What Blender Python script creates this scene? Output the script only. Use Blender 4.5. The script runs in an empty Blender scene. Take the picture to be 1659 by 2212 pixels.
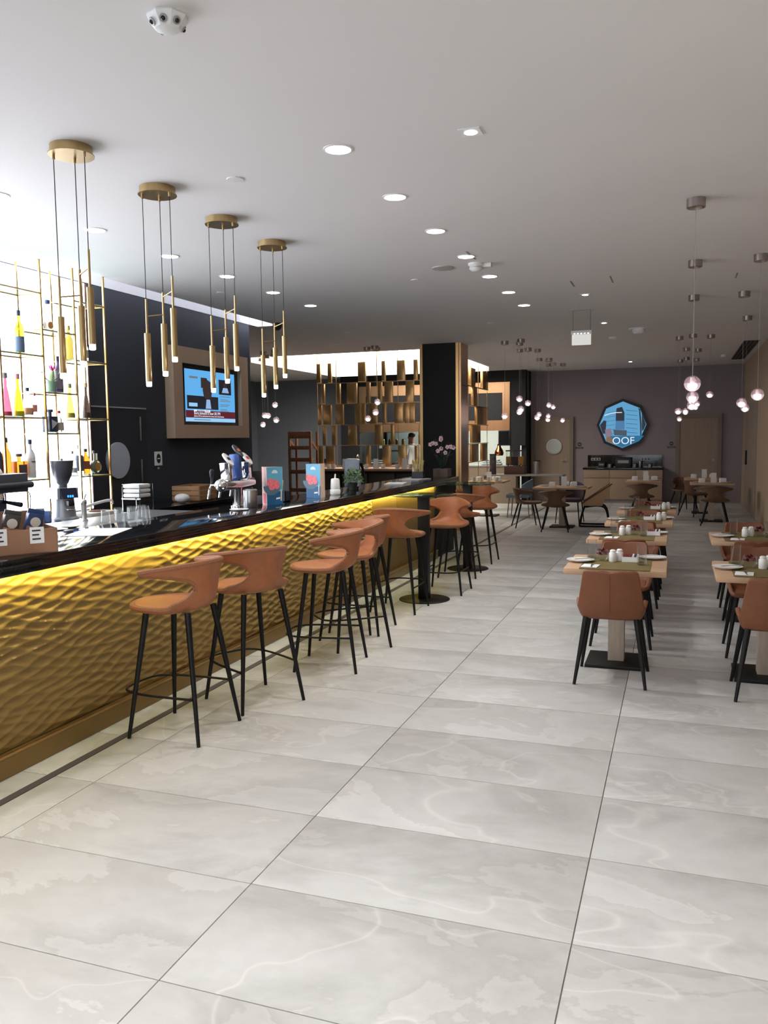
import bpy, bmesh, math, random
from mathutils import Vector, Matrix, noise

random.seed(7)
SC = bpy.context.scene
COL = SC.collection
PI = math.pi
CEIL = 3.375

# ------------------------------------------------------------------ camera
def make_camera():
    yaw, pitch, roll = math.radians(19.546), math.radians(5.076), math.radians(-0.673)
    f = Vector((-math.sin(yaw) * math.cos(pitch), math.cos(yaw) * math.cos(pitch), -math.sin(pitch)))
    r = Vector((math.cos(yaw), math.sin(yaw), 0))
    u = r.cross(f)
    c, s = math.cos(roll), math.sin(roll)
    r2, u2 = r * c + u * s, u * c - r * s
    m = Matrix(((r2.x, u2.x, -f.x, 0), (r2.y, u2.y, -f.y, 0), (r2.z, u2.z, -f.z, 1.684), (0, 0, 0, 1)))
    cd = bpy.data.cameras.new('camera')
    cd.sensor_fit = 'VERTICAL'
    cd.sensor_height = 36.0
    cd.lens = 1792.2 * 36.0 / 2212.0
    cd.clip_start, cd.clip_end = 0.05, 100
    o = bpy.data.objects.new('camera', cd)
    o.matrix_world = m
    COL.objects.link(o)
    SC.camera = o
make_camera()

# ------------------------------------------------------------------ world, exposure
w = bpy.data.worlds.new('daylight')
w.use_nodes = True
w.node_tree.nodes['Background'].inputs[0].default_value = (0.72, 0.8, 0.92, 1)
w.node_tree.nodes['Background'].inputs[1].default_value = 1.6
SC.world = w
SC.view_settings.view_transform = 'Standard'
SC.view_settings.look = 'None'
SC.view_settings.exposure = 0.0
SC.view_settings.gamma = 1.0
SC.view_settings.use_curve_mapping = False
try:
    SC.cycles.use_adaptive_sampling = True
    SC.cycles.adaptive_threshold = 0.05
    SC.cycles.max_bounces = 6
    SC.cycles.diffuse_bounces = 4
    SC.cycles.glossy_bounces = 3
    SC.cycles.transmission_bounces = 6
    SC.cycles.transparent_max_bounces = 32
    SC.cycles.caustics_reflective = False
    SC.cycles.caustics_refractive = False
    SC.cycles.sample_clamp_indirect = 6.0
    SC.cycles.use_denoising = True
except Exception:
    pass

# tunable light levels
L_DAY = 125.0         # daylight at the shop front behind the camera (W)
L_DOWN = 70.0        # one round downlight (W)
L_DOWN_BACK = 10.0   # round downlights over the bartender's aisle
L_SQUARE = 7.0       # small square spotlights
L_BACKLIT = 8.0      # luminous panel behind the bottles
L_SLOT = 36.0        # linear lamp in the ceiling slot
L_COFFER = 8.0       # lamp field inside the raised ceiling
L_LED = 78.0         # strip under the counter lip
L_BUBBLE = 16.0
L_KITCHEN = 24.0

def area(name, loc, rot, sx, sy, power, color=(1, 1, 1), spread=None):
    l = bpy.data.lights.new(name, 'AREA')
    l.shape = 'RECTANGLE'
    l.size, l.size_y, l.energy, l.color = sx, sy, power, color
    if spread:
        l.spread = spread
    o = bpy.data.objects.new(name, l)
    o.location, o.rotation_euler = loc, rot
    COL.objects.link(o)
    return o
# daylight coming in through the glazed shop front behind the camera
area('window_daylight', (-2.2, -4.3, 1.75), (math.radians(90), 0, 0), 6.4, 2.7, L_DAY, (0.93, 0.97, 1.0))

# ------------------------------------------------------------------ helpers
def lin(c):
    c = c / 255.0
    return c / 12.92 if c <= 0.04045 else ((c + 0.055) / 1.055) ** 2.4
def rgb(r, g, b):
    return (lin(r), lin(g), lin(b), 1.0)

MATS = {}
def mat(name, col=(200, 200, 200), rough=0.5, metal=0.0, spec=0.5, emit=None, strength=0.0,
        trans=0.0, ior=1.45, var=0.0, scale=8.0, bump=0.0, bscale=60.0, stretch=(1, 1, 1), coat=0.0, alpha=1.0):
    if name in MATS:
        return MATS[name]
    m = bpy.data.materials.new(name)
    m.use_nodes = True
    nt = m.node_tree
    b = nt.nodes['Principled BSDF']
    c = rgb(*col)
    b.inputs['Base Color'].default_value = c
    b.inputs['Roughness'].default_value = rough
    b.inputs['Metallic'].default_value = metal
    b.inputs['Specular IOR Level'].default_value = spec
    b.inputs['IOR'].default_value = ior
    b.inputs['Transmission Weight'].default_value = trans
    b.inputs['Coat Weight'].default_value = coat
    b.inputs['Alpha'].default_value = alpha
    if emit:
        b.inputs['Emission Color'].default_value = rgb(*emit)
        b.inputs['Emission Strength'].default_value = strength
    if var or bump:
        tc = nt.nodes.new('ShaderNodeTexCoord')
        mp = nt.nodes.new('ShaderNodeMapping')
        mp.inputs['Scale'].default_value = stretch
        nt.links.new(tc.outputs['Object'], mp.inputs[0])
        if var:
            n = nt.nodes.new('ShaderNodeTexNoise')
            n.inputs['Scale'].default_value = scale
            n.inputs['Detail'].default_value = 5
            nt.links.new(mp.outputs[0], n.inputs['Vector'])
            r = nt.nodes.new('ShaderNodeValToRGB')
            r.color_ramp.elements[0].position, r.color_ramp.elements[1].position = 0.3, 0.7
            r.color_ramp.elements[0].color = tuple(max(0, x * (1 - var)) for x in c[:3]) + (1,)
            r.color_ramp.elements[1].color = tuple(min(1, x * (1 + var)) for x in c[:3]) + (1,)
            nt.links.new(n.outputs['Fac'], r.inputs[0])
            nt.links.new(r.outputs[0], b.inputs['Base Color'])
        if bump:
            n2 = nt.nodes.new('ShaderNodeTexNoise')
            n2.inputs['Scale'].default_value = bscale
            n2.inputs['Detail'].default_value = 3
            nt.links.new(mp.outputs[0], n2.inputs['Vector'])
            bp = nt.nodes.new('ShaderNodeBump')
            bp.inputs['Strength'].default_value = bump
            bp.inputs['Distance'].default_value = 0.004
            nt.links.new(n2.outputs['Fac'], bp.inputs['Height'])
            nt.links.new(bp.outputs[0], b.inputs['Normal'])
    MATS[name] = m
    return m

def glassy(name, col=(252, 253, 253), tint=0.985, gloss=0.085):
    """thin clear glass: mostly transparent, fresnel gloss on top"""
    if name in MATS:
        return MATS[name]
    m = bpy.data.materials.new(name)
    m.use_nodes = True
    nt = m.node_tree
    nt.nodes.clear()
    out = nt.nodes.new('ShaderNodeOutputMaterial')
    t = nt.nodes.new('ShaderNodeBsdfTransparent')
    g = nt.nodes.new('ShaderNodeBsdfGlossy')
    g.inputs['Roughness'].default_value = 0.03
    lw = nt.nodes.new('ShaderNodeLayerWeight')
    lw.inputs['Blend'].default_value = gloss * 2
    mx = nt.nodes.new('ShaderNodeMixShader')
    c = rgb(*col)
    t.inputs[0].default_value = tuple(x * tint for x in c[:3]) + (1,)
    # faint white haze put into the clear glass so it shows brighter
    tl = nt.nodes.new('ShaderNodeBsdfTranslucent')
    tl.inputs[0].default_value = (.9, .9, .9, 1)
    mt = nt.nodes.new('ShaderNodeMixShader')
    mt.inputs[0].default_value = .035
    nt.links.new(t.outputs[0], mt.inputs[1])
    nt.links.new(tl.outputs[0], mt.inputs[2])
    fm = nt.nodes.new('ShaderNodeMath')
    fm.operation = 'MULTIPLY'
    fm.inputs[1].default_value = .3
    nt.links.new(lw.outputs['Fresnel'], fm.inputs[0])
    nt.links.new(fm.outputs[0], mx.inputs[0])
    nt.links.new(mt.outputs[0], mx.inputs[1])
    nt.links.new(g.outputs[0], mx.inputs[2])
    nt.links.new(mx.outputs[0], out.inputs[0])
    MATS[name] = m
    return m

def ringpts(r, seg, z=0.0, cx=0.0, cy=0.0, ph=0.0):
    return [(cx + r * math.cos(2 * PI * i / seg + ph), cy + r * math.sin(2 * PI * i / seg + ph), z) for i in range(seg)]

class MB:
    """mesh builder: collects shapes of ONE part"""
    def __init__(s):
        s.v, s.f = [], []
    def add(s, vs, fs):
        k = len(s.v)
        s.v += [tuple(p) for p in vs]
        s.f += [tuple(i + k for i in q) for q in fs]
        return s
    def box(s, c, d, rz=0.0, bev=0.0, rot=None):
        bm = bmesh.new()
        bmesh.ops.create_cube(bm, size=1.0)
        bmesh.ops.scale(bm, vec=d, verts=bm.verts)
        if bev:
            bmesh.ops.bevel(bm, geom=list(bm.edges), offset=bev, segments=2, profile=0.6, affect='EDGES')
        M = Matrix.Translation(c) @ (rot.to_4x4() if rot else Matrix.Rotation(rz, 4, 'Z'))
        bmesh.ops.transform(bm, matrix=M, verts=bm.verts)
        bm.verts.index_update()
        s.add([v.co[:] for v in bm.verts], [[v.index for v in f.verts] for f in bm.faces])
        bm.free()
        return s
    def b2(s, x0, x1, y0, y1, z0, z1, bev=0.0):
        return s.box(((x0 + x1) / 2, (y0 + y1) / 2, (z0 + z1) / 2), (abs(x1 - x0), abs(y1 - y0), abs(z1 - z0)), bev=bev)
    def cyl(s, p0, p1, r0, r1=None, seg=16, cap=True):
        r1 = r0 if r1 is None else r1
        p0, p1 = Vector(p0), Vector(p1)
        q = (p1 - p0).to_track_quat('Z', 'Y')
        vs = [p0 + q @ Vector(p) for p in ringpts(r0, seg)] + [p1 + q @ Vector(p) for p in ringpts(r1, seg)]
        fs = [(i, (i + 1) % seg, seg + (i + 1) % seg, seg + i) for i in range(seg)]
        if cap:
            fs += [tuple(range(seg))[::-1], tuple(range(seg, 2 * seg))]
        return s.add(vs, fs)
    def lathe(s, prof, c=(0, 0, 0), seg=20, closed=True):
        vs, fs = [], []
        for r, z in prof:
            vs += [(c[0] + x, c[1] + y, c[2] + z) for x, y, _ in ringpts(max(r, 1e-4), seg)]
        for k in range(len(prof) - 1):
            for i in range(seg):
                a, b = k * seg + i, k * seg + (i + 1) % seg
                fs.append((a, b, b + seg, a + seg))
        if closed:
            fs.append(tuple(range(seg))[::-1])
            fs.append(tuple(range((len(prof) - 1) * seg, len(prof) * seg)))
        return s.add(vs, fs)
    def tube(s, path, r, seg=8, closed=False, rr=None):
        P = [Vector(p) for p in path]
        n = len(P)
        vs, fs = [], []
        up = Vector((0, 0, 1))
        for k in range(n):
            a = P[(k - 1) % n] if (closed or k > 0) else P[k]
            b = P[(k + 1) % n] if (closed or k < n - 1) else P[k]
            t = (b - a).normalized()
            ref = up if abs(t.dot(up)) < 0.9 else Vector((1, 0, 0))
            x = t.cross(ref).normalized()
            y = x.cross(t)
            rad = rr[k] if rr else r
            vs += [P[k] + (x * math.cos(2 * PI * i / seg) + y * math.sin(2 * PI * i / seg)) * rad for i in range(seg)]
        m = n if closed else n - 1
        for k in range(m):
            for i in range(seg):
                a, b = k * seg + i, k * seg + (i + 1) % seg
                c, d = ((k + 1) % n) * seg + (i + 1) % seg, ((k + 1) % n) * seg + i
                fs.append((a, b, c, d))
        if not closed:
            fs += [tuple(range(seg))[::-1], tuple(range((n - 1) * seg, n * seg))]
        return s.add(vs, fs)
    def prism(s, poly, z0, z1):
        n = len(poly)
        vs = [(x, y, z0) for x, y in poly] + [(x, y, z1) for x, y in poly]
        fs = [(i, (i + 1) % n, n + (i + 1) % n, n + i) for i in range(n)] + [tuple(range(n))[::-1], tuple(range(n, 2 * n))]
        return s.add(vs, fs)
    def xf(s, M):
        s.v = [tuple(M @ Vector(p)) for p in s.v]
        return s
    def ball(s, c, r, seg=16, rings=10, sz=1.0):
        prof = [(r * math.sin(PI * k / rings), -r * sz * math.cos(PI * k / rings)) for k in range(rings + 1)]
        return s.lathe(prof, c, seg, closed=False)
    def build(s, name, m, parent=None, smooth=True, ang=40):
        me = bpy.data.meshes.new(name)
        me.from_pydata(s.v, [], s.f)
        bm = bmesh.new()
        bm.from_mesh(me)
        bmesh.ops.remove_doubles(bm, verts=bm.verts, dist=1e-5)
        bmesh.ops.recalc_face_normals(bm, faces=bm.faces)
        bm.to_mesh(me)
        bm.free()
        if smooth:
            me.polygons.foreach_set('use_smooth', [True] * len(me.polygons))
            me.set_sharp_from_angle(angle=math.radians(ang))
        if m:
            me.materials.append(m)
        o = bpy.data.objects.new(name, me)
        COL.objects.link(o)
        o.parent = parent
        return o

def tag(o, label=None, cat=None, group=None, kind=None):
    if label:
        o['label'] = label
    if cat:
        o['category'] = cat
    if group:
        o['group'] = group
    if kind:
        o['kind'] = kind
    return o
def thing(name, label, cat, loc=(0, 0, 0), rz=0.0, group=None):
    o = bpy.data.objects.new(name, None)
    o.empty_display_size = 0.1
    COL.objects.link(o)
    o.location = loc
    o.rotation_euler = (0, 0, rz)
    return tag(o, label, cat, group)
def struct(name, mb, m, parent=None, smooth=False):
    o = mb.build(name, m, parent, smooth)
    if parent is None:
        o['kind'] = 'structure'
    return o
def kids(o):
    return [c for c in bpy.data.objects if c.parent == o]
def copy_tree(o, parent=None, loc=None, rz=None, label=None, group=None):
    c = o.copy()
    COL.objects.link(c)
    c.parent = parent
    if loc is not None:
        c.location = loc
    if rz is not None:
        c.rotation_euler = (0, 0, rz)
    if label:
        c['label'] = label
    if group:
        c['group'] = group
    for k in o.children:
        copy_tree(k, c)
    return c
def bake(o, mods):
    """apply modifiers given as (type, settings) into a plain mesh"""
    for t, kw in mods:
        md = o.modifiers.new(t, t)
        for k, v in kw.items():
            setattr(md, k, v)
    dg = bpy.context.evaluated_depsgraph_get()
    dg.update()
    me = bpy.data.meshes.new_from_object(o.evaluated_get(dg))
    o.modifiers.clear()
    old = o.data
    o.data = me
    me.name = old.name
    return o
def text(name, s, size, m, parent, M, align='CENTER', extrude=0.0008):
    cu = bpy.data.curves.new(name, 'FONT')
    cu.body, cu.size, cu.align_x, cu.align_y, cu.extrude = s, size, align, 'CENTER', extrude
    cu.resolution_u = 3
    o = bpy.data.objects.new(name, cu)
    COL.objects.link(o)
    dg = bpy.context.evaluated_depsgraph_get()
    dg.update()
    me = bpy.data.meshes.new_from_object(o.evaluated_get(dg))
    bpy.data.objects.remove(o)
    me.transform(M)
    me.materials.clear()
    me.materials.append(m)
    o = bpy.data.objects.new(name, me)
    COL.objects.link(o)
    o.parent = parent
    return o
def crom(P, n=6, closed=False):
    """catmull-rom through points"""
    P = [Vector(p) for p in P]
    out = []
    N = len(P)
    R = range(N if closed else N - 1)
    for i in R:
        a = P[(i - 1) % N] if (closed or i > 0) else P[i]
        b, c = P[i], P[(i + 1) % N]
        d = P[(i + 2) % N] if (closed or i < N - 2) else P[(i + 1) % N]
        for k in range(n):
            t = k / n
            out.append(0.5 * ((2 * b) + (c - a) * t + (2 * a - 5 * b + 4 * c - d) * t * t + (3 * b - a - 3 * c + d) * t ** 3))
    if not closed:
        out.append(P[-1])
    return out

# ------------------------------------------------------------------ materials
def stone_tile_mat():
    m = bpy.data.materials.new('pale_slate_tile')
    m.use_nodes = True
    nt = m.node_tree
    b = nt.nodes['Principled BSDF']
    tc = nt.nodes.new('ShaderNodeTexCoord')
    oi = nt.nodes.new('ShaderNodeObjectInfo')
    mul = nt.nodes.new('ShaderNodeVectorMath'); mul.operation = 'SCALE'
    mul.inputs[0].default_value = (37.0, 91.0, 13.0)
    nt.links.new(oi.outputs['Random'], mul.inputs['Scale'])
    add = nt.nodes.new('ShaderNodeVectorMath'); add.operation = 'ADD'
    nt.links.new(tc.outputs['Object'], add.inputs[0])
    nt.links.new(mul.outputs[0], add.inputs[1])
    mp = nt.nodes.new('ShaderNodeMapping')
    mp.inputs['Rotation'].default_value = (0, 0, 0.35)
    mp.inputs['Scale'].default_value = (0.8, 1.25, 1)
    nt.links.new(add.outputs[0], mp.inputs[0])
    def noise_(scale, detail, dist, rough=0.55):
        n = nt.nodes.new('ShaderNodeTexNoise')
        n.inputs['Scale'].default_value = scale
        n.inputs['Detail'].default_value = detail
        n.inputs['Distortion'].default_value = dist
        n.inputs['Roughness'].default_value = rough
        nt.links.new(mp.outputs[0], n.inputs['Vector'])
        return n
    n1 = noise_(1.0, 9, 0.35, 0.6)
    r1 = nt.nodes.new('ShaderNodeValToRGB')
    r1.color_ramp.interpolation = 'LINEAR'
    e = r1.color_ramp.elements
    e[0].position, e[0].color = 0.28, rgb(170, 169, 166)
    e[1].position, e[1].color = 0.80, rgb(206, 205, 203)
    for p, c in ((0.42, (194, 193, 190)), (0.428, (180, 179, 176)), (0.52, (199, 198, 196)), (0.58, (194, 193, 190)), (0.585, (207, 206, 204)), (0.66, (200, 199, 197))):
        q = e.new(p); q.color = rgb(*c)
    nt.links.new(n1.outputs['Fac'], r1.inputs[0])
    n2 = noise_(9, 6, 0.3)
    r2 = nt.nodes.new('ShaderNodeValToRGB')
    r2.color_ramp.elements[0].position, r2.color_ramp.elements[0].color = 0.3, (0.93, 0.93, 0.925, 1)
    r2.color_ramp.elements[1].position, r2.color_ramp.elements[1].color = 0.7, (1, 1, 1, 1)
    nt.links.new(n2.outputs['Fac'], r2.inputs[0])
    mx = nt.nodes.new('ShaderNodeMix'); mx.data_type = 'RGBA'; mx.blend_type = 'MULTIPLY'
    mx.inputs['Factor'].default_value = 1.0
    nt.links.new(r1.outputs[0], mx.inputs[6]); nt.links.new(r2.outputs[0], mx.inputs[7])
    # thin pale veins
    n3 = noise_(0.7, 3, 0.5)
    r3 = nt.nodes.new('ShaderNodeValToRGB')
    e3 = r3.color_ramp.elements
    e3[0].position, e3[0].color = 0.495, (0, 0, 0, 1)
    e3[1].position, e3[1].color = 0.505, (0, 0, 0, 1)
    q = e3.new(0.5); q.color = (1, 1, 1, 1)
    nt.links.new(n3.outputs['Fac'], r3.inputs[0])
    mv = nt.nodes.new('ShaderNodeMix'); mv.data_type = 'RGBA'
    ml = nt.nodes.new('ShaderNodeMath'); ml.operation = 'MULTIPLY'; ml.inputs[1].default_value = 0.4
    nt.links.new(r3.outputs[0], ml.inputs[0])
    nt.links.new(ml.outputs[0], mv.inputs['Factor'])
    nt.links.new(mx.outputs[2], mv.inputs[6]); mv.inputs[7].default_value = rgb(222, 220, 216)
    nt.links.new(mv.outputs[2], b.inputs['Base Color'])
    b.inputs['Roughness'].default_value = 0.42
    b.inputs['Specular IOR Level'].default_value = 0.35
    bp = nt.nodes.new('ShaderNodeBump')
    bp.inputs['Strength'].default_value = 0.15
    bp.inputs['Distance'].default_value = 0.004
    nt.links.new(n1.outputs['Fac'], bp.inputs['Height'])
    nt.links.new(bp.outputs[0], b.inputs['Normal'])
    return m
def granite_mat():
    m = mat('black_granite', (16, 17, 20), 0.07, spec=0.6)
    nt = m.node_tree
    b = nt.nodes['Principled BSDF']
    tc = nt.nodes.new('ShaderNodeTexCoord')
    n = nt.nodes.new('ShaderNodeTexNoise')
    n.inputs['Scale'].default_value, n.inputs['Detail'].default_value, n.inputs['Distortion'].default_value = 3.5, 6, 1.5
    nt.links.new(tc.outputs['Object'], n.inputs['Vector'])
    r = nt.nodes.new('ShaderNodeValToRGB')
    e = r.color_ramp.elements
    e[0].position, e[0].color = 0.49, rgb(14, 15, 18)
    e[1].position, e[1].color = 0.512, rgb(14, 15, 18)
    q = e.new(0.5); q.color = rgb(46, 45, 45)
    nt.links.new(n.outputs['Fac'], r.inputs[0])
    nt.links.new(r.outputs[0], b.inputs['Base Color'])
    return m
M_TILE = stone_tile_mat()
M_GRAN = granite_mat()
M_CEIL = mat('ceiling_plaster', (222, 221, 221), 0.9, var=0.02, scale=0.6)
M_WALLB = mat('back_wall_paint', (146, 136, 141), 0.85, var=0.03, scale=1.2)
M_DARKW = mat('dark_wall_paint', (46, 50, 58), 0.75, var=0.04, scale=1.5)
M_GREYW = mat('grey_wall_paint', (120, 126, 138), 0.85, var=0.03, scale=1)
M_WARMW = mat('warm_wall_panel', (176, 156, 134), 0.7, var=0.05, scale=2, stretch=(1, 1, 0.15))
M_BLACK = mat('black_metal', (11, 11, 12), 0.45, spec=0.35)
M_BLKMATT = mat('black_matt', (16, 16, 18), 0.7)
M_BRASS = mat('brushed_brass', (192, 156, 104), 0.3, 1.0, var=0.03, scale=30, stretch=(1, 1, 0.05))
M_BRASSP = mat('pendant_brass', (174, 150, 108), 0.38, 1.0, var=0.06, scale=40, stretch=(1, 1, 0.1))
M_BRONZE = mat('brushed_bronze', (186, 150, 118), 0.3, 1.0, var=0.05, scale=20, stretch=(1, 1, 0.05))
M_GOLDPANEL = mat('gold_carved_lacquer', (146, 119, 68), 0.48, 0.35, var=0.08, scale=14, bump=0.25, bscale=220)
M_GOLDFLAT = mat('gold_flat_lacquer', (132, 106, 62), 0.42, 0.45, var=0.06, scale=5)
M_LEATHER = mat('tan_leather', (160, 98, 60), 0.48, var=0.12, scale=14, bump=0.3, bscale=160)
M_LEATHERSEAM = mat('tan_leather_stitch', (142, 92, 60), 0.6, var=0.25, scale=160)
M_LEATHER2 = mat('brown_leather', (120, 73, 47), 0.5, var=0.08, scale=10, bump=0.25, bscale=180)
M_OAK = mat('pale_oak', (188, 154, 122), 0.5, var=0.14, scale=6, stretch=(1, 12, 1))
M_OAKGREY = mat('grey_oak', (178, 162, 146), 0.55, var=0.08, scale=6, stretch=(8, 8, 1))
M_OLIVE = mat('olive_runner', (112, 98, 54), 0.8, var=0.06, scale=60)
M_WOODDARK = mat('brown_wood', (104, 68, 46), 0.5, var=0.2, scale=5, stretch=(10, 10, 1))
M_CRATE = mat('crate_pine', (150, 112, 76), 0.6, var=0.15, scale=6, stretch=(1, 10, 1))
M_WHITE = mat('white_porcelain', (232, 231, 228), 0.22)
M_PAPER = mat('white_paper', (236, 236, 236), 0.8)
M_CHROME = mat('chrome', (214, 214, 216), 0.09, 1.0)
M_STEEL = mat('brushed_steel', (176, 176, 178), 0.3, 1.0, var=0.06, scale=40, stretch=(1, 1, 0.05))
M_NICKEL = mat('satin_nickel', (172, 162, 158), 0.28, 1.0)
M_GLASS = glassy('clear_glass')
def ball_glass():
    m = bpy.data.materials.new('cast_ball_glass')
    m.use_nodes = True
    nt = m.node_tree
    nt.nodes.clear()
    out = nt.nodes.new('ShaderNodeOutputMaterial')
    tr = nt.nodes.new('ShaderNodeBsdfTransparent'); tr.inputs[0].default_value = (.99, .98, .98, 1)
    tl = nt.nodes.new('ShaderNodeBsdfTranslucent'); tl.inputs[0].default_value = (.95, .88, .9, 1)
    gl = nt.nodes.new('ShaderNodeBsdfGlossy'); gl.inputs['Roughness'].default_value = .04
    m1 = nt.nodes.new('ShaderNodeMixShader'); m1.inputs[0].default_value = .12
    m2 = nt.nodes.new('ShaderNodeMixShader'); m2.inputs[0].default_value = .05
    nt.links.new(tr.outputs[0], m1.inputs[1]); nt.links.new(tl.outputs[0], m1.inputs[2])
    nt.links.new(m1.outputs[0], m2.inputs[1]); nt.links.new(gl.outputs[0], m2.inputs[2])
    nt.links.new(m2.outputs[0], out.inputs[0])
    return m
M_BALL = ball_glass()
M_GLASSG = glassy('green_edge_glass', (196, 220, 210), 0.9, 0.14)
M_WIRE = mat('cable', (40, 38, 36), 0.6)
M_LAMP = mat('downlight_lens', (255, 255, 255), 0.5, emit=(255, 250, 242), strength=14)
M_PLASTIC = mat('white_plastic', (226, 226, 226), 0.4)
M_GREYPL = mat('grey_plastic', (150, 150, 154), 0.45)

# ------------------------------------------------------------------ floor
X0, Y0, TX, TY = -1.505, 3.271, 1.2, 0.5965
floor = struct('floor', MB().b2(-12, 1.7, -4.2, 24.6, -0.12, -0.006), mat('grout', (120, 116, 108), 0.9))
TILES = {}
def tile(x0, x1, y0, y1):
    g = 0.0022
    k = (round(x1 - x0, 3), round(y1 - y0, 3))
    if k not in TILES:
        o = MB().b2(-k[0] / 2 + g, k[0] / 2 - g, -k[1] / 2 + g, k[1] / 2 - g, -0.012, 0.0, bev=0.0012).build('tile', M_TILE, floor)
        TILES[k] = o.data
    else:
        o = bpy.data.objects.new('tile', TILES[k])
        COL.objects.link(o)
        o.parent = floor
    o.location = ((x0 + x1) / 2, (y0 + y1) / 2, 0)
for j in range(-7, 32):
    ya, yb = Y0 + j * TY, Y0 + (j + 1) * TY
    yb = min(yb, 22.0)
    if yb - ya < 0.05:
        continue
    for i in range(-1, 3):
        xa, xb = X0 + i * TX, min(X0 + (i + 1) * TX, 1.46)
        if xb - xa > 0.05:
            tile(xa, xb, ya, yb)
    tile(-2.945, X0 - TX, ya, yb)
    tile(-3.2, -2.995, ya, yb)
    if yb > 12.2:
        for i in range(2):
            tile(-3.2 - TX * (i + 1), -3.2 - TX * i, ya, yb)
trim = struct('trim_1', MB().b2(-2.993, -2.947, -1.0, 12.2, -0.006, 0.0015), mat('floor_strip_metal', (112, 108, 114), 0.45, 0.6))

# ------------------------------------------------------------------ shell
WT = 0.16
# ceiling slab pieces around the slot along the bar wall and the raised field over the buffet
SL0, SL1, SLY = -5.99, -5.65, 11.3
CX0, CX1, CY0, CY1 = -8.4, -4.36, 15.45, 20.0
c = MB()
c.b2(SL1, 1.7, -4.2, 11.3, CEIL, CEIL + 0.25)
c.b2(-5.99, 1.7, SLY, CY0, CEIL, CEIL + 0.25)
c.b2(-12, -5.99, 11.06, CY0, CEIL, CEIL + 0.25)
c.b2(CX1, 1.7, CY0, CY1, CEIL, CEIL + 0.25)
c.b2(-12, CX0, CY0, CY1, CEIL, CEIL + 0.25)
c.b2(-12, 1.7, CY1, 22.2, CEIL, CEIL + 0.25)
ceiling = struct('ceiling', c, M_CEIL)
# slot roof and its lamp
struct('ceiling_slot', MB().b2(-6.15, SL1 + 0.1, -4.2, SLY + 0.15, CEIL + 0.3, CEIL + 0.36).b2(SL1, SL1 + .03, -4.2, SLY, CEIL + .2, CEIL + .32), mat('slot_plaster', (226, 224, 222), 0.9))
m_slot = mat('slot_lamp', (255, 255, 255), 0.5, emit=(238, 242, 255), strength=L_SLOT)
t = thing('slot_lamp', 'continuous white lamp line hidden in the ceiling slot along the bar wall', 'lamp')
MB().b2(-5.74, -5.67, -1.0, 7.4, CEIL + 0.265, CEIL + 0.285).build('diffuser', m_slot, t)
m_slot2 = mat('slot_lamp_dimmed', (255, 255, 255), 0.5, emit=(238, 242, 255), strength=L_SLOT * .3)
MB().b2(-5.74, -5.67, 7.4, SLY - 0.25, CEIL + 0.265, CEIL + 0.285).build('diffuser', m_slot2, t)
MB().b2(-5.96, -5.67, SLY - .2, SLY - 0.05, CEIL + 0.265, CEIL + 0.285).build('end_diffuser', m_slot, t)
MB().b2(-5.75, -5.66, -1.0, SLY - 0.05, CEIL + 0.285, CEIL + 0.3).build('housing', M_STEEL, t)
# raised field: side rims and luminous top
c = MB()
RT = CEIL + 0.34
c.b2(CX0 - .1, CX0 - .001, CY0 - .1, CY1 + .1, CEIL + .252, RT)
c.b2(CX1 + .001, CX1 + .1, CY0 - .1, CY1 + .1, CEIL + .252, RT)
c.b2(CX0, CX1, CY0 - .1, CY0 - .001, CEIL + .252, RT)
c.b2(CX0, CX1, CY1 + .001, CY1 + .1, CEIL + .252, RT)
c.b2(CX0 - .1, CX1 + .1, CY0 - .1, CY1 + .1, RT, RT + .05)
struct('ceiling_coffer', c, mat('coffer_plaster', (230, 228, 224), 0.9))
# a visible drop rim on the far and left side of the coffer
struct('trim_2', MB().b2(CX0, CX1, CY1 - .03, CY1, CEIL - .1, CEIL + .02).b2(CX0, CX0 + .03, CY0, CY1, CEIL - .1, CEIL + .02), mat('coffer_rim', (196, 196, 200), 0.8))
t = thing('coffer_light_field', 'bright luminous ceiling field glowing in the raised ceiling over the buffet', 'lamp')
MB().b2(CX0 + .01, CX1 - .01, CY0 + .01, CY1 - .01, RT - .02, RT - .002).build('diffuser', mat('coffer_lamp', (255, 255, 255), 0.5, emit=(255, 246, 232), strength=L_COFFER), t)
# walls
struct('wall_back', MB().b2(-3.68, 1.7, 22.0, 22.2, 0, CEIL).b2(-12, -8.75, 22.0, 22.2, 0, CEIL), M_WALLB)
struct('wall_right', MB().b2(1.42, 1.6, -4.2, 15.3, 0, CEIL).b2(1.46, 1.62, 15.3, 22.0, 0, CEIL), M_WARMW)
struct('wall_left', MB().b2(-6.25, -6.0, 7.42, 11.05, 0, CEIL).b2(-6.25, -6.0, -4.2, 7.42, 0, CEIL), M_DARKW)
struct('wall_slot', MB().b2(-6.16, -5.995, -4.2, 11.05, CEIL, CEIL + .31), mat('slot_wall', (200, 200, 204), 0.9))
struct('wall_far_left', MB().b2(-11.9, -11.7, 10.5, 22.0, 0, CEIL).b2(-11.9, -6.25, 10.9, 11.05, 0, CEIL), M_GREYW)
struct('wall_lobby', MB().b2(-11.7, -8.75, 21.9, 22.0, 0, CEIL), M_GREYW)
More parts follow.
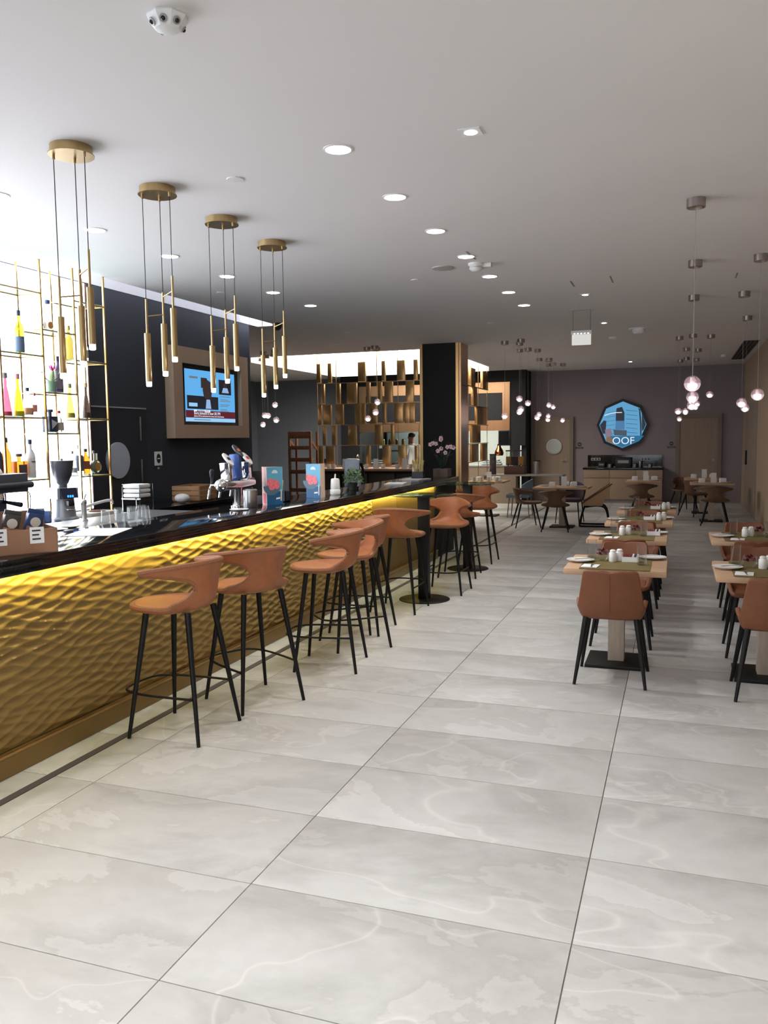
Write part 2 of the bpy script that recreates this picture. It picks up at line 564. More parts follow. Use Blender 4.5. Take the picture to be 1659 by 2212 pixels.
# glazed shop front behind the camera
c = MB()
c.b2(-6.25, 1.6, -4.2, -4.05, 0, 0.25).b2(-6.25, 1.6, -4.2, -4.05, 3.15, CEIL).b2(-6.25, -5.6, -4.2, -4.05, 0, CEIL).b2(1.1, 1.6, -4.2, -4.05, 0, CEIL)
struct('wall_front', c, M_CEIL)
wn = struct('window_1', MB().b2(-5.6, 1.1, -4.16, -4.09, 0.25, 0.33).b2(-5.6, 1.1, -4.16, -4.09, 3.07, 3.15), M_BLACK)
for k in range(5):
    xa = -5.6 + 6.7 * k / 4
    MB().b2(xa - .03, xa + .03, -4.16, -4.09, .33, 3.07).build('mullion', M_BLACK, wn, smooth=False)
    if k < 4:
        MB().b2(xa + .03, xa + 6.7 / 4 - .03, -4.13, -4.12, .33, 3.07).build('pane', M_GLASS, wn, smooth=False)
# black service door, flush in the dark wall, with a round window, hinges and line of light over it
d1 = struct('door_1', MB().b2(-6.0, -5.985, 7.45, 8.42, 0, 2.06, bev=.004), mat('black_door', (36, 39, 46), 0.6))
MB().lathe([(.205, 0), (.205, .02), (.19, .022)], seg=40).xf(Matrix.Translation((-5.985, 7.86, 1.47)) @ Matrix.Rotation(PI / 2, 4, 'Y')).build('porthole', mat('porthole_disc', (168, 174, 186), 0.4), d1)
for z in (1.33, 1.83):
    MB().b2(-5.985, -5.968, 8.285, 8.305, z - .14, z + .14, bev=.004).build('hinge', M_STEEL, d1)
MB().b2(-6.0, -5.98, 7.44, 8.43, 2.06, 2.075).build('trim', M_GREYPL, d1, smooth=False)  # line of light over the door, painted as a grey strip
# back wall doors
def back_door(name, x0, x1, h, porthole, hx):
    d = struct(name, MB().b2(x0, x1, 21.94, 21.995, 0.01, h), mat('door_oak', (150, 132, 116), 0.6, var=0.06, scale=4, stretch=(6, 6, .4)))
    for a, b, z0, z1 in ((x0 - .09, x0, 0, h + .09), (x1, x1 + .09, 0, h + .09), (x0, x1, h, h + .09)):
        MB().b2(a, b, 21.92, 21.999, z0, z1).build('door_frame', mat('door_frame_oak', (128, 116, 104), 0.6), d, smooth=False)
    if porthole:
        p = MB().lathe([(.2, 0), (.2, .03), (.165, .03), (.165, .015)], seg=36).xf(Matrix.Translation(((x0 + x1) / 2 + .05, 21.94, 1.42)) @ Matrix.Rotation(PI / 2, 4, 'X')).build('porthole_rim', M_STEEL, d)
        MB().lathe([(.168, 0), (.168, .006)], seg=36).xf(Matrix.Translation(((x0 + x1) / 2 + .05, 21.93, 1.42)) @ Matrix.Rotation(PI / 2, 4, 'X')).build('porthole_pane', mat('porthole_glass', (190, 196, 190), 0.2), p)
    h_ = MB().tube([(hx, 21.94, 1.06), (hx, 21.88, 1.06), (hx - .12, 21.88, 1.06)], .011, 8).build('door_handle', M_STEEL, d)
    MB().lathe([(.026, 0), (.026, .008)], seg=16).xf(Matrix.Translation((hx, 21.94, 1.06)) @ Matrix.Rotation(PI / 2, 4, 'X')).build('rose', M_STEEL, h_)
    return d
d2 = back_door('door_2', -3.56, -2.66, 2.1, True, -2.76)
MB().b2(-3.56, -2.66, 21.93, 21.945, 2.095, 2.11).build('light_gap', mat('door_gap', (196, 180, 164), 0.5), d2, smooth=False)
d3 = back_door('door_3', 0.02, 0.9, 2.1, False, .8)
d4 = struct('door_4', MB().b2(1.45, 1.462, 18.0, 20.9, 0.01, 2.35), mat('side_panel_door', (150, 136, 122), 0.6, var=0.05, scale=3))
MB().b2(1.41, 1.45, 20.3, 20.33, 1.0, 1.32, bev=.004).build('door_handle', M_BLACK, d4)
d5 = struct('door_5', MB().b2(-11.69, -11.66, 16.4, 17.5, 0.01, 2.2), mat('lobby_door', (90, 96, 106), 0.6))
MB().b2(-11.65, -11.6, 16.5, 16.54, .9, 1.25).build('door_handle', M_BLACK, d5)

# ------------------------------------------------------------------ pillar
p = struct('pillar', MB().b2(-4.46, -3.71, 14.63, 15.2, 0, CEIL), M_BRONZE)
MB().b2(-4.41, -3.79, 14.605, 14.632, 0, CEIL).build('stone_face', mat('dark_green_stone', (9, 12, 13), 0.5, spec=.3, var=0.2, scale=3), p, smooth=False)
for x in (-4.435, -3.765):
    MB().b2(x - .025, x + .025, 14.6, 14.632, 0, CEIL).build('edge_trim', M_BRASS, p, smooth=False)
MB().b2(-3.712, -3.7, 14.63, 14.68, 0, CEIL).build('edge_trim', M_BRASS, p, smooth=False)
MB().b2(-3.712, -3.702, 14.68, 15.2, 2.62, 2.626).build('seam', M_BLKMATT, p, smooth=False)

# ------------------------------------------------------------------ bar
BY0, BY1 = 0.6, 12.1
t = thing('gold_bar', 'long bar front clad in rippled carved gold panel with a lit lip', 'bar')
MB().b2(-3.72, -3.215, BY0, BY1, 0.0, 1.062).build('carcass', M_BLKMATT, t, smooth=False)
def carved(y0, y1, z0, z1):
    ny, nz = int((y1 - y0) / 0.0125), 132
    vs, fs = [], []
    for j in range(nz + 1):
        z = z0 + (z1 - z0) * j / nz
        for i in range(ny + 1):
            y = y0 + (y1 - y0) * i / ny
            wz = 0.030 * noise.noise((y * 2.6, z * 4.0, 1.7)) + .012 * noise.noise((y * 8, z * 14, 5.2))
            wy = 0.13 * noise.noise((y * 2.1, z * 7.0, 9.1)) + .05 * noise.noise((y * 6, z * 16, 3.3))
            u = (z + wz) / 0.062 + (y + wy) / 0.25
            v = (z + wz) / 0.062 - (y + wy) / 0.25
            h = 1.0 - (abs(math.sin(PI * u) * math.sin(PI * v))) ** 0.7
            amp = 0.0165 * (0.75 + .6 * noise.noise((y * 1.7, z * 2.3, 4.4)))
            e = min(1.0, j / 3.0)
            vs.append((-3.205 + amp * h * e, y, z))
    n = ny + 1
    for j in range(nz):
        for i in range(ny):
            fs.append((j * n + i, j * n + i + 1, (j + 1) * n + i + 1, (j + 1) * n + i))
    k = len(vs)
    vs += [(-3.22, y0, z0), (-3.22, y1, z0), (-3.22, y1, z1), (-3.22, y0, z1)]
    fs += [(k, k + 3, k + 2, k + 1)]
    return MB().add(vs, fs)
carved(BY0, 8.62, 0.115, 1.06).build('carved_panel', M_GOLDPANEL, t, ang=75)
ys = [8.63, 9.46, 10.29, 11.12]
for a in ys[:3]:
    MB().b2(-3.222, -3.196, a + .002, a + .826, .115, 1.06, bev=.002).build('flat_panel', M_GOLDFLAT, t)
MB().b2(-3.222, -3.18, 11.125, BY1, .0, 1.06, bev=.002).build('end_panel', M_BLKMATT, t)
MB().b2(-3.21, -3.15, BY0, 11.12, 0.0, .112, bev=.006).build('plinth', M_GOLDFLAT, t)
MB().b2(-3.17, -3.146, BY0, 11.12, 0.108, .122, bev=.003).build('plinth_lip', M_BRASS, t)
m_led = mat('led_strip', (255, 240, 180), 0.5, emit=(255, 240, 128), strength=L_LED)
MB().b2(-3.131, -3.126, BY0, 11.1, 1.03, 1.064).build('light_strip', m_led, t)
t = thing('bar_countertop', 'polished black granite countertop along the gold bar', 'countertop')
MB().b2(-3.78, -3.10, BY0, BY1, 1.066, 1.105, bev=.004).build('slab', M_GRAN, t)
MB().b2(-3.125, -3.1005, BY0, BY1, 1.024, 1.068, bev=.002).build('front_lip', M_GRAN, t)
t = thing('service_worktop', 'stainless worktop behind the bar carrying glasses and saucers', 'worktop')
MB().b2(-4.36, -3.785, 2.6, 6.1, 1.05, 1.09, bev=.004).build('slab', M_STEEL, t)
MB().b2(-4.32, -3.8, 2.7, 6.0, 0.0, 1.05).build('cabinet', M_BLKMATT, t, smooth=False)

# ------------------------------------------------------------------ back bar
t = thing('back_counter', 'black counter against the wall under the bottle shelves', 'counter')
MB().b2(-5.985, -5.28, 3.4, 10.3, .92, .96, bev=.004).build('top', M_GRAN, t)
MB().b2(-5.97, -5.34, 3.45, 10.25, .0, .92).build('cabinet', M_BLKMATT, t, smooth=False)
for k in range(8):
    MB().b2(-5.345, -5.325, 3.5 + .84 * k, 4.3 + .84 * k, .08, .9, bev=.003).build('door', M_BLKMATT, t)
pn = thing('backlit_panel', 'glowing white panel on the wall behind the bottle shelves', 'light panel')
m_back = mat('backlit_acrylic', (250, 250, 255), 0.4, emit=(244, 246, 255), strength=L_BACKLIT)
MB().b2(-5.995, -5.97, 2.2, 7.4, .965, CEIL - .02).build('luminous_face', m_back, pn)
MB().b2(-5.996, -5.965, 7.4, 7.42, .965, CEIL - .02).build('edge_frame', M_WOODDARK, pn)

# bottle shelf: brass posts, glass shelves
sh = thing('bottle_shelf', 'open brass bottle shelf with staggered glass boards over the back counter', 'shelf')
XF, XR = -5.63, -5.9
PY = [4.72, 5.28, 5.83, 6.36, 6.81, 7.27]
for y in PY:
    for x in (XF, XR):
        MB().b2(x - .009, x + .009, y - .009, y + .009, .96 if y > 6 else (1.33 if y > 5.8 else 1.91), CEIL).build('post', M_BRASS, sh, smooth=False)
LV_A, LV_B = [1.35, 1.925, 2.5, 3.08], [1.78, 2.165, 2.75]
for k in range(5):
    ya, yb = PY[k], PY[k + 1]
    for z in (LV_B if k == 3 else (LV_A[1:] if k < 2 else LV_A)):
        MB().b2(XR, XF, ya + .012, yb - .012, z - .008, z, bev=0).build('glass_board', M_GLASSG, sh, smooth=False)
        r = MB()
        for x in (XF, XR):
            r.b2(x - .006, x + .006, ya, yb, z - .022, z - .009)
        for y in (ya, yb):
            r.b2(XR, XF, y - .005, y + .005, z - .021, z - .01)
        r.build('rail', M_BRASS, sh, smooth=False)

def bottle(name, label, loc, h, r, glass, cap, lab=None, shape='round', labz=(.2, .5), text_=None):
    o = thing(name, label, 'bottle', loc)
    if shape == 'round':
        prof = [(r * .9, 0), (r, .01), (r, h * .56), (r * .86, h * .64), (r * .36, h * .76), (r * .33, h * .93), (r * .37, h * .94), (r * .37, h * .96)]
        MB().lathe(prof, seg=18).build('body', glass, o)
    elif shape == 'cone':
        prof = [(r, 0), (r * .95, h * .1), (r * .5, h * .55), (r * .3, h * .68), (r * .28, h * .92), (r * .32, h * .93)]
        MB().lathe(prof, seg=18).build('body', glass, o)
    elif shape == 'square':
        MB().box((0, 0, h * .35), (r * 1.5, r * 2, h * .7), bev=.008).build('body', glass, o)
        MB().cyl((0, 0, h * .7), (0, 0, h * .9), r * .3, seg=12).build('neck', glass, o)
    elif shape == 'disc':
        MB().lathe([(.02, -r * .42), (r * .8, -r * .4), (r, -r * .2), (r, r * .2), (r * .8, r * .4), (.02, r * .42)], seg=26).xf(Matrix.Translation((0, 0, r * 1.02)) @ Matrix.Rotation(PI / 2, 4, 'Y')).build('body', glass, o)
        MB().cyl((0, 0, r * 1.95), (0, 0, h * .88), r * .3, seg=12).build('neck', glass, o)
        MB().lathe([(.02, 0), (r * .6, 0), (r * .6, .006)], seg=24).xf(Matrix.Translation((r * .42, 0, r * 1.02)) @ Matrix.Rotation(PI / 2, 4, 'Y')).build('medallion', mat('gold_label', (206, 150, 80), .4, .5), o)
    MB().cyl((0, 0, h * .88), (0, 0, h), r * .42 if shape != 'square' else r * .5, seg=12).build('cap', cap, o)
    if lab:
        z0, z1 = h * labz[0], h * labz[1]
        if shape == 'square':
            MB().box((r * .76, 0, (z0 + z1) / 2), (.004, r * 1.7, z1 - z0)).build('label', lab, o, smooth=False)
        else:
            rr = 1.012 if shape == 'round' else .82
            prof = [(r * rr, z0), (r * rr * (1 if shape == 'round' else .8), z1)]
            MB().lathe(prof, seg=18, closed=False).build('label', lab, o)
    if text_:
        M = Matrix.Translation((r * 1.03, 0, h * .42)) @ Matrix.Rotation(PI / 2, 4, 'Z') @ Matrix.Rotation(PI / 2, 4, 'X')
        text('lettering', text_, .022, M_BLKMATT, o, M)
    return o
def bg(name, col, tr=.75):
    return mat(name, col, 0.12, trans=tr, ior=1.35)
C_BLK, C_RED, C_DK = mat('cap_black', (24, 26, 34), .4), mat('cap_red', (170, 40, 60), .4), mat('cap_dark_blue', (40, 52, 84), .4)
CLEAR = bg('bottle_clear', (236, 240, 240), .9)
LW = mat('label_white', (214, 206, 198), .6)
bx = -5.78
bottle('wine_bottle', 'tall yellow-green wine bottle with slate label on upper glass board', (bx, 6.235, 2.502), .40, .042, bg('glass_yellow', (226, 214, 60)), C_DK, mat('label_slate', (92, 108, 136), .6), labz=(.06, .4))
bottle('liqueur_bottle', 'pink tapered liqueur bottle on backlit glass board', (bx, 6.03, 1.927), .39, .05, bg('glass_pink', (232, 92, 116), .6), mat('cap_grey', (120, 120, 116), .4), mat('label_plum', (92, 70, 100), .6), 'cone', (.0, .1))
bottle('liqueur_bottle', 'yellow tapered liqueur bottle with orange swirl on backlit board', (bx, 6.18, 1.927), .39, .05, bg('glass_lemon', (236, 222, 40), .6), mat('cap_pink', (214, 140, 140), .4), mat('label_orange_swirl', (206, 140, 80), .6), 'cone', (.0, .12))
bottle('spirit_bottle', 'clear bottle with coppery leaf label and blue cap', (bx, 6.30, 1.927), .27, .042, CLEAR, C_DK, mat('label_copper', (206, 150, 116), .6), labz=(.08, .3))
bottle('bitters_bottle', 'small clear bottle with two red label patches', (bx + .05, 6.335, 1.927), .22, .02, CLEAR, C_RED, mat('label_redpatch', (200, 120, 104), .6))
bottle('wine_bottle', 'dark wine bottle behind the espresso machine', (bx, 5.90, 1.352), .36, .043, bg('glass_dark', (40, 44, 62), .3), C_BLK, mat('label_dark', (70, 56, 66), .6))
bottle('aperitif_bottle', 'clear bottle of bright orange aperitif with white band', (bx, 6.0, 1.352), .38, .042, bg('glass_orange', (242, 130, 40), .6), C_DK, LW, labz=(.02, .12))
bottle('cognac_decanter', 'square amber decanter with wide dark label and flat stopper', (bx + .02, 6.13, 1.352), .23, .06, bg('glass_amber', (240, 140, 40), .6), mat('stopper_grey', (70, 70, 80), .4), mat('label_brown', (90, 66, 70), .6), 'square', (.08, .56))
bottle('rum_bottle', 'white coconut rum bottle with dark cap and lettering', (bx + .04, 6.255, 1.352), .36, .044, mat('bottle_white', (236, 232, 232), .3), C_DK, mat('label_offwhite', (226, 214, 206), .6), labz=(.1, .52), text_='MALIBU')
bottle('spirit_bottle', 'clear bottle with round gold medallion on topmost staggered board', (bx, 6.62, 2.752), .30, .058, CLEAR, C_DK, None, 'disc')
bottle('liqueur_bottle', 'dark bottle with plum and grey label beside potted cactus', (bx, 6.73, 2.167), .36, .042, bg('glass_plum', (84, 64, 96), .3), C_BLK, mat('label_grey_plum', (128, 118, 128), .6), labz=(.1, .6))
bottle('gin_bottle', 'square midnight-blue bottle with pale triangle on the front', (bx, 6.585, 1.782), .22, .06, mat('glass_midnight', (38, 48, 74), .25), C_DK, None, 'square')
bottle('spirit_bottle', 'clear bottle with small engraved grey label', (bx, 6.71, 1.782), .21, .042, CLEAR, C_RED, mat('label_engraved', (176, 160, 150), .6), labz=(.1, .45))
bottle('champagne_bottle', 'brown and yellow bottle half hidden by a shelf post', (bx, 6.90, 2.502), .34, .04, bg('glass_olive', (176, 160, 70), .5), mat('cap_gold', (196, 170, 90), .4, .6), None)
bottle('spirit_bottle', 'pale bottle with grey label on upper board by dark wall', (bx, 7.13, 2.502), .24, .038, bg('glass_pale', (190, 190, 170), .7), C_BLK, mat('label_putty', (160, 160, 140), .6))
bottle('liqueur_bottle', 'yellow swirl bottle with orange foot, short of its neighbours', (bx, 6.88, 1.927), .34, .045, bg('glass_straw', (226, 206, 90), .6), mat('cap_olive', (150, 144, 100), .4), mat('label_ochre', (222, 150, 70), .6), 'cone', (0, .14))
bottle('liqueur_bottle', 'brown and gold swirl bottle beside the end posts', (bx, 7.12, 1.927), .36, .045, bg('glass_brown', (90, 70, 60), .4), mat('cap_tan', (190, 160, 110), .4), mat('label_gold_swirl', (206, 176, 110), .6), 'cone', (0, .16))
bottle('spirit_bottle', 'clear bottle with dark leaf label and tall blue cap', (bx, 6.98, 1.352), .30, .04, CLEAR, C_DK, mat('label_leaf', (84, 96, 120), .6), labz=(.12, .62))
bottle('whisky_bottle', 'orange whisky bottle with maroon diamond label', (bx, 7.075, 1.352), .26, .042, bg('glass_whisky', (240, 160, 40), .5), C_BLK, mat('label_maroon', (150, 84, 60), .6), labz=(.2, .5))
bottle('whisky_decanter', 'round olive decanter with gold medallion at the shelf end', (bx + .03, 7.19, 1.352), .24, .07, bg('glass_moss', (150, 150, 120), .5), C_BLK, None, 'disc')
bottle('spirit_bottle', 'clear bottle with pale grey label hidden behind grinder hopper', (bx, 6.87, 1.352), .24, .04, CLEAR, mat('cap_silver', (180, 180, 184), .3, .8), mat('label_palegrey', (196, 190, 190), .6), labz=(.1, .3))
# triangle on gin bottle
for o in bpy.data.objects:
    if o.name.startswith('gin_bottle'):
        MB().add([(.047, .05, .09), (.047, -.03, .12), (.047, -.03, .03), (.05, .05, .09), (.05, -.03, .12), (.05, -.03, .03)], [(3, 4, 5), (0, 2, 1), (0, 1, 4, 3), (1, 2, 5, 4), (2, 0, 3, 5)]).build('triangle_mark', mat('label_silver', (196, 196, 200), .4), o, smooth=False)
# cactus
t = thing('potted_cactus', 'small flowering cactus in a pale green pot on a glass board', 'plant', (bx, 6.625, 2.167))
MB().lathe([(.036, 0), (.052, .1), (.055, .1), (.055, .108), (.046, .108), (.044, .09)], seg=20).build('pot', mat('pot_green', (132, 160, 138), .5), t)
MB().tube([(0, 0, .09), (.0, .01, .15), (0, .022, .21)], .022, 8, rr=[.02, .026, .016]).build('stem', mat('cactus_green', (150, 176, 120), .6, var=.2, scale=60), t)
for a in (0.5, 2.2, 3.9):
    MB().tube(crom([(0, 0, .1), (.05 * math.cos(a), .06 * math.sin(a), .14), (.07 * math.cos(a), .1 * math.sin(a), .2)], 4), .006, 6).build('arm', mat('cactus_arm', (110, 120, 100), .6), t)
for a in range(5):
    MB().tube([(0, .022, .2), (.02 * math.cos(a * 1.26), .022 + .02 * math.sin(a * 1.26), .24), (.03 * math.cos(a * 1.26), .022 + .034 * math.sin(a * 1.26), .27)], .006, 6, rr=[.005, .01, .002]).build('petal', mat('petal_magenta', (214, 70, 150), .5), t)

# espresso machine
t = thing('espresso_machine', 'dark grey espresso machine on the back counter', 'coffee machine', (-5.55, 5.32, .96))
MB().box((-.02, -.02, .38), (.5, .92, .16), bev=.012).build('upper_body', mat('machine_grey', (92, 96, 106), .35, .4), t)
MB().box((-.12, -.02, .17), (.28, .84, .28), bev=.01).build('back_body', mat('machine_dark', (50, 52, 60), .4), t)
MB().box((.02, -.02, .03), (.52, .94, .06), bev=.008).build('drip_tray', mat('machine_black', (34, 36, 42), .4), t)
MB().cyl((.235, -.44, .36), (.235, .47, .36), .028, seg=16).build('front_rail', mat('rail_grey', (60, 62, 70), .4), t)
for y in (-.2, .22):
    g = MB().lathe([(.036, 0), (.04, .03), (.032, .09)], (.12, y, .22), seg=16).build('group_head', M_CHROME, t)
    MB().tube([(.12, y, .23), (.2, y, .22), (.33, y + .02, .2)], .016, 10, rr=[.014, .014, .022]).build('portafilter', C_BLK, t)
MB().tube(crom([(.18, .4, .3), (.22, .46, .28), (.2, .47, .1)], 4), .005, 6).build('steam_wand', M_CHROME, t)
for k in range(4):
    o = MB().lathe([(.06, 0), (.058, .02), (.035, .055), (.025, .06)], seg=18).build('upturned_cup', M_WHITE)
    o.location = (-5.48 + .02 * (k % 2), 5.05 + .16 * k, 1.42)
    tag(o, 'white cup upside down on top of the espresso machine', 'cup', 'cups on the espresso machine')
# coffee grinder
t = thing('coffee_grinder', 'grey coffee grinder with dark bean hopper and blue display', 'coffee grinder', (-5.42, 6.3, .96), math.radians(-25))
MB().lathe([(.135, 0), (.135, .015), (.11, .03), (.1, .12), (.095, .2), (.1, .24)], seg=24).build('body', mat('grinder_silver', (170, 172, 178), .35, .5), t)
MB().prism([(-.13, .1), (.1, .1), (.1, -.1), (-.13, -.1)], .2, .3).build('head', mat('grinder_head', (196, 196, 202), .35, .4), t)
MB().add([(.1, -.075, .2), (.1, .075, .2), (.15, .075, .21), (.15, -.075, .21), (.1, -.075, .3), (.1, .075, .3), (.11, .075, .3), (.11, -.075, .3)], [(0, 1, 2, 3), (4, 7, 6, 5), (0, 4, 5, 1), (1, 5, 6, 2), (2, 6, 7, 3), (3, 7, 4, 0)]).build('display_housing', mat('display_black', (20, 26, 48), .2), t, smooth=False)
for k in range(3):
    MB().box((.148, -.02 + .022 * k, .225), (.006, .012, .02)).build('display_digit', mat('digit_blue', (40, 110, 255), .4, emit=(40, 120, 255), strength=4), t, smooth=False)
MB().lathe([(.04, .3), (.04, .33), (.05, .34), (.085, .42), (.1, .5), (.102, .545)], seg=24).build('hopper', mat('hopper_smoke', (74, 74, 82), .25), t)
MB().lathe([(.108, .545), (.108, .553), (.01, .556), (.012, .57)], seg=24).build('hopper_lid', mat('lid_smoke', (90, 90, 98), .3), t)
MB().box((.13, 0, .16), (.08, .06, .05), bev=.006).build('spout', C_BLK, t)
MB().tube([(.1, .035, .1), (.17, .035, .1), (.17, -.035, .1), (.1, -.035, .1)], .006, 6).build('fork_rest', M_CHROME, t)
MB().lathe([(.145, 0), (.145, .006)], (.06, 0, 0), seg=24).build('catch_tray', M_STEEL, t)
# small things on the back counter
for k, (y, z, s, cl) in enumerate(((5.9, .0, .02, (112, 140, 196)), (5.99, 0, .04, (86, 120, 186)), (6.08, .0, .01, (120, 150, 206)))):
    o = thing('tea_packet', ['pale blue tea packet at the left of three', 'tall blue tea packet with pink mark', 'low blue tea packet nearest the grinder'][k].replace(' at the left of three', ' beside the espresso machine drip tray'), 'packet', (-5.42, y, .96), .2 * k)
    MB().box((0, 0, .045 + s / 2), (.06, .055, s + .09), bev=.004).build('carton', mat('tea_blue_%d' % k, cl, .6, var=.2, scale=30), o)
    MB().box((.031, .0, .08), (.002, .03, .04)).build('label', LW, o, smooth=False)
t = thing('knock_box', 'low dark tray heaped with coffee grounds below the grinder', 'tray', (-5.38, 6.72, .96))
MB().box((0, 0, .02), (.2, .4, .04), bev=.006).build('tray', mat('tray_cream', (214, 206, 196), .5), t)
MB().ball((0, 0, .035), .09, 14, 8, .25).build('coffee_grounds', mat('grounds', (92, 58, 46), .9, var=.4, scale=50), t)
t = thing('folded_towels', 'stack of folded white towels in a wire stand below the bottles', 'towels', (-5.55, 7.6, .96))
for k in range(3):
    MB().box((0, 0, .14 + .05 * k), (.22, .2, .045), bev=.018).build('towel', mat('towel_white', (226, 224, 222), .9, bump=.6, bscale=90), t)
MB().tube([(-.1, -.12, 0), (-.1, -.12, .26), (.12, -.12, .26), (.12, -.12, 0)], .005, 6).tube([(-.1, .12, 0), (-.1, .12, .26), (.12, .12, .26), (.12, .12, 0)], .005, 6).b2(-.11, .13, -.12, .12, .1, .112).build('stand', M_CHROME, t)
for k, (x, y, rz) in enumerate(((-5.55, 8.75, .15),)):
    t = thing('wooden_crate', 'slatted pine crate on the back counter below the television', 'crate', (x, y, .96), rz)
    for s in (-1, 1):
        for z in (.04, .1, .16):
            MB().box((s * .17, 0, z), (.014, .52, .05)).build('slat', M_CRATE, t, smooth=False)
            MB().box((0, s * .26, z), (.34, .014, .05)).build('slat', M_CRATE, t, smooth=False)
    MB().box((0, 0, .008), (.33, .5, .012)).build('base', M_CRATE, t, smooth=False)
t = thing('white_cloth_bag', 'crumpled white cloth beside the pine crate', 'cloth', (-5.45, 8.32, .96))
MB().ball((0, 0, .056), .09, 14, 9, .6).build('cloth', mat('cloth_white', (206, 204, 204), .9, bump=1, bscale=30), t)

# ------------------------------------------------------------------ things behind / on the bar
ZB = 1.1055
def upturned(o_loc, lab, grp):
    o = MB().lathe([(.034, 0), (.038, .002), (.036, .05), (.03, .1), (.0, .1), (.0, .092), (.026, .092), (.033, .01)], seg=16, closed=False).build('drinking_glass', M_GLASS)
    o.location = o_loc
    return tag(o, lab, 'glass', grp)
for k, (x, y) in enumerate(((-3.95, 5.02), (-3.9, 5.12), (-3.97, 5.2), (-3.88, 5.25), (-3.95, 5.33), (-3.86, 5.38), (-3.95, 5.46))):
    upturned((x, y, 1.0905), 'clear tumbler upside down on the steel worktop', 'upturned tumblers behind the bar')
for k in range(6):
    t = thing('saucer', 'white saucer laid out on the steel worktop behind the bar', 'saucer', (-3.92 - .05 * (k % 2), 3.72 + .19 * k, 1.0905), 0, 'saucers behind the bar')
    MB().lathe([(.035, 0), (.07, .012), (.072, .015), (.04, .006), (.0, .005)], seg=22, closed=False).build('dish', M_WHITE, t)
    MB().box((.0, .01, .012), (.012, .1, .003), rz=.6 + k).build('spoon', M_CHROME, t)
t = thing('tamper', 'red wooden tamper handle on the steel worktop', 'tamper', (-4.05, 4.35, 1.0905))
MB().lathe([(.029, 0), (.029, .012), (.014, .016)], seg=18).build('base', M_CHROME, t)
MB().lathe([(.014, .016), (.018, .05), (.014, .07), (.026, .095), (.022, .115), (.004, .12)], seg=18).build('handle', mat('tamper_red', (146, 36, 40), .35), t)
t = thing('dish_cloth', 'crumpled grey-green cleaning cloth near the tamper', 'cloth', (-4.12, 4.18, 1.0905))
b = MB().ball((0, 0, .05), .1, 16, 10, .55)
b.v = [(x * (1 + .35 * noise.noise((x * 20, y * 20, z * 20))), y * (1 + .35 * noise.noise((x * 18, y * 22, 3))), z * (1 + .4 * noise.noise((x * 25, y * 25, 7)))) for x, y, z in b.v]
b.v = [(x, y, max(z, 0.0)) for x, y, z in b.v]
b.build('cloth', mat('cloth_sage', (132, 150, 146), .9), t)
t = thing('sink_faucet', 'chrome mixer tap behind the bar by the tumblers', 'faucet', (-4.2, 5.1, 1.0905))
MB().lathe([(.026, 0), (.026, .01), (.018, .014), (.018, .12), (.022, .13), (.02, .16), (.0, .165)], seg=16, closed=False).build('body', M_CHROME, t)
MB().tube(crom([(0, 0, .1), (.06, .06, .13), (.14, .13, .15), (.15, .14, .12)], 4), .011, 8).build('spout', M_CHROME, t)
MB().tube([(0, 0, .16), (-.02, .05, .2)], .007, 8).build('lever', M_CHROME, t)

# coffee bag box
t = thing('coffee_display_box', 'brown display box with handwritten price notes at the bar end', 'box', (-3.385, 3.32, ZB), math.radians(55))
W2, D2, H2 = .34, .13, .13
bm_ = mat('box_brown', (150, 112, 88), .6, var=.05, scale=5)
MB().b2(-W2, W2, -D2, -D2 + .006, 0, H2).build('front_panel', bm_, t, smooth=False)
MB().b2(-W2, W2, D2 - .006, D2, 0, H2 + .08).build('back_panel', bm_, t, smooth=False)
for s in (-1, 1):
    MB().b2(s * W2 - .003, s * W2 + .003, -D2, D2, 0, H2).build('side_panel', bm_, t, smooth=False)
MB().b2(-W2, W2, -D2, D2, 0, .006).build('base', bm_, t, smooth=False)
for x, w_ in ((.06, .1), (.24, .08)):
    n = MB().b2(x - .035, x + .035, -D2 - .002, -D2, .055, .14).build('price_note', M_PAPER, t, smooth=False)
    for k in range(3):
        MB().b2(x - .024, x + .018 - .008 * (k % 2), -D2 - .003, -D2 - .0019, .118 - .022 * k, .126 - .022 * k).build('handwriting', mat('ink', (50, 50, 60), .7), n, smooth=False)
for k in range(3):
    MB().cyl((-.06, -D2 - .002, .03 + .035 * k), (-.06, -D2, .03 + .035 * k), .005, seg=8).build('rivet', C_BLK, t)
cols = [((40, 66, 116), (142, 104, 84)), ((54, 84, 138), (132, 92, 76)), ((44, 72, 124), (150, 108, 84)), ((62, 60, 58), (176, 120, 92)), ((38, 60, 104), (140, 100, 80))]
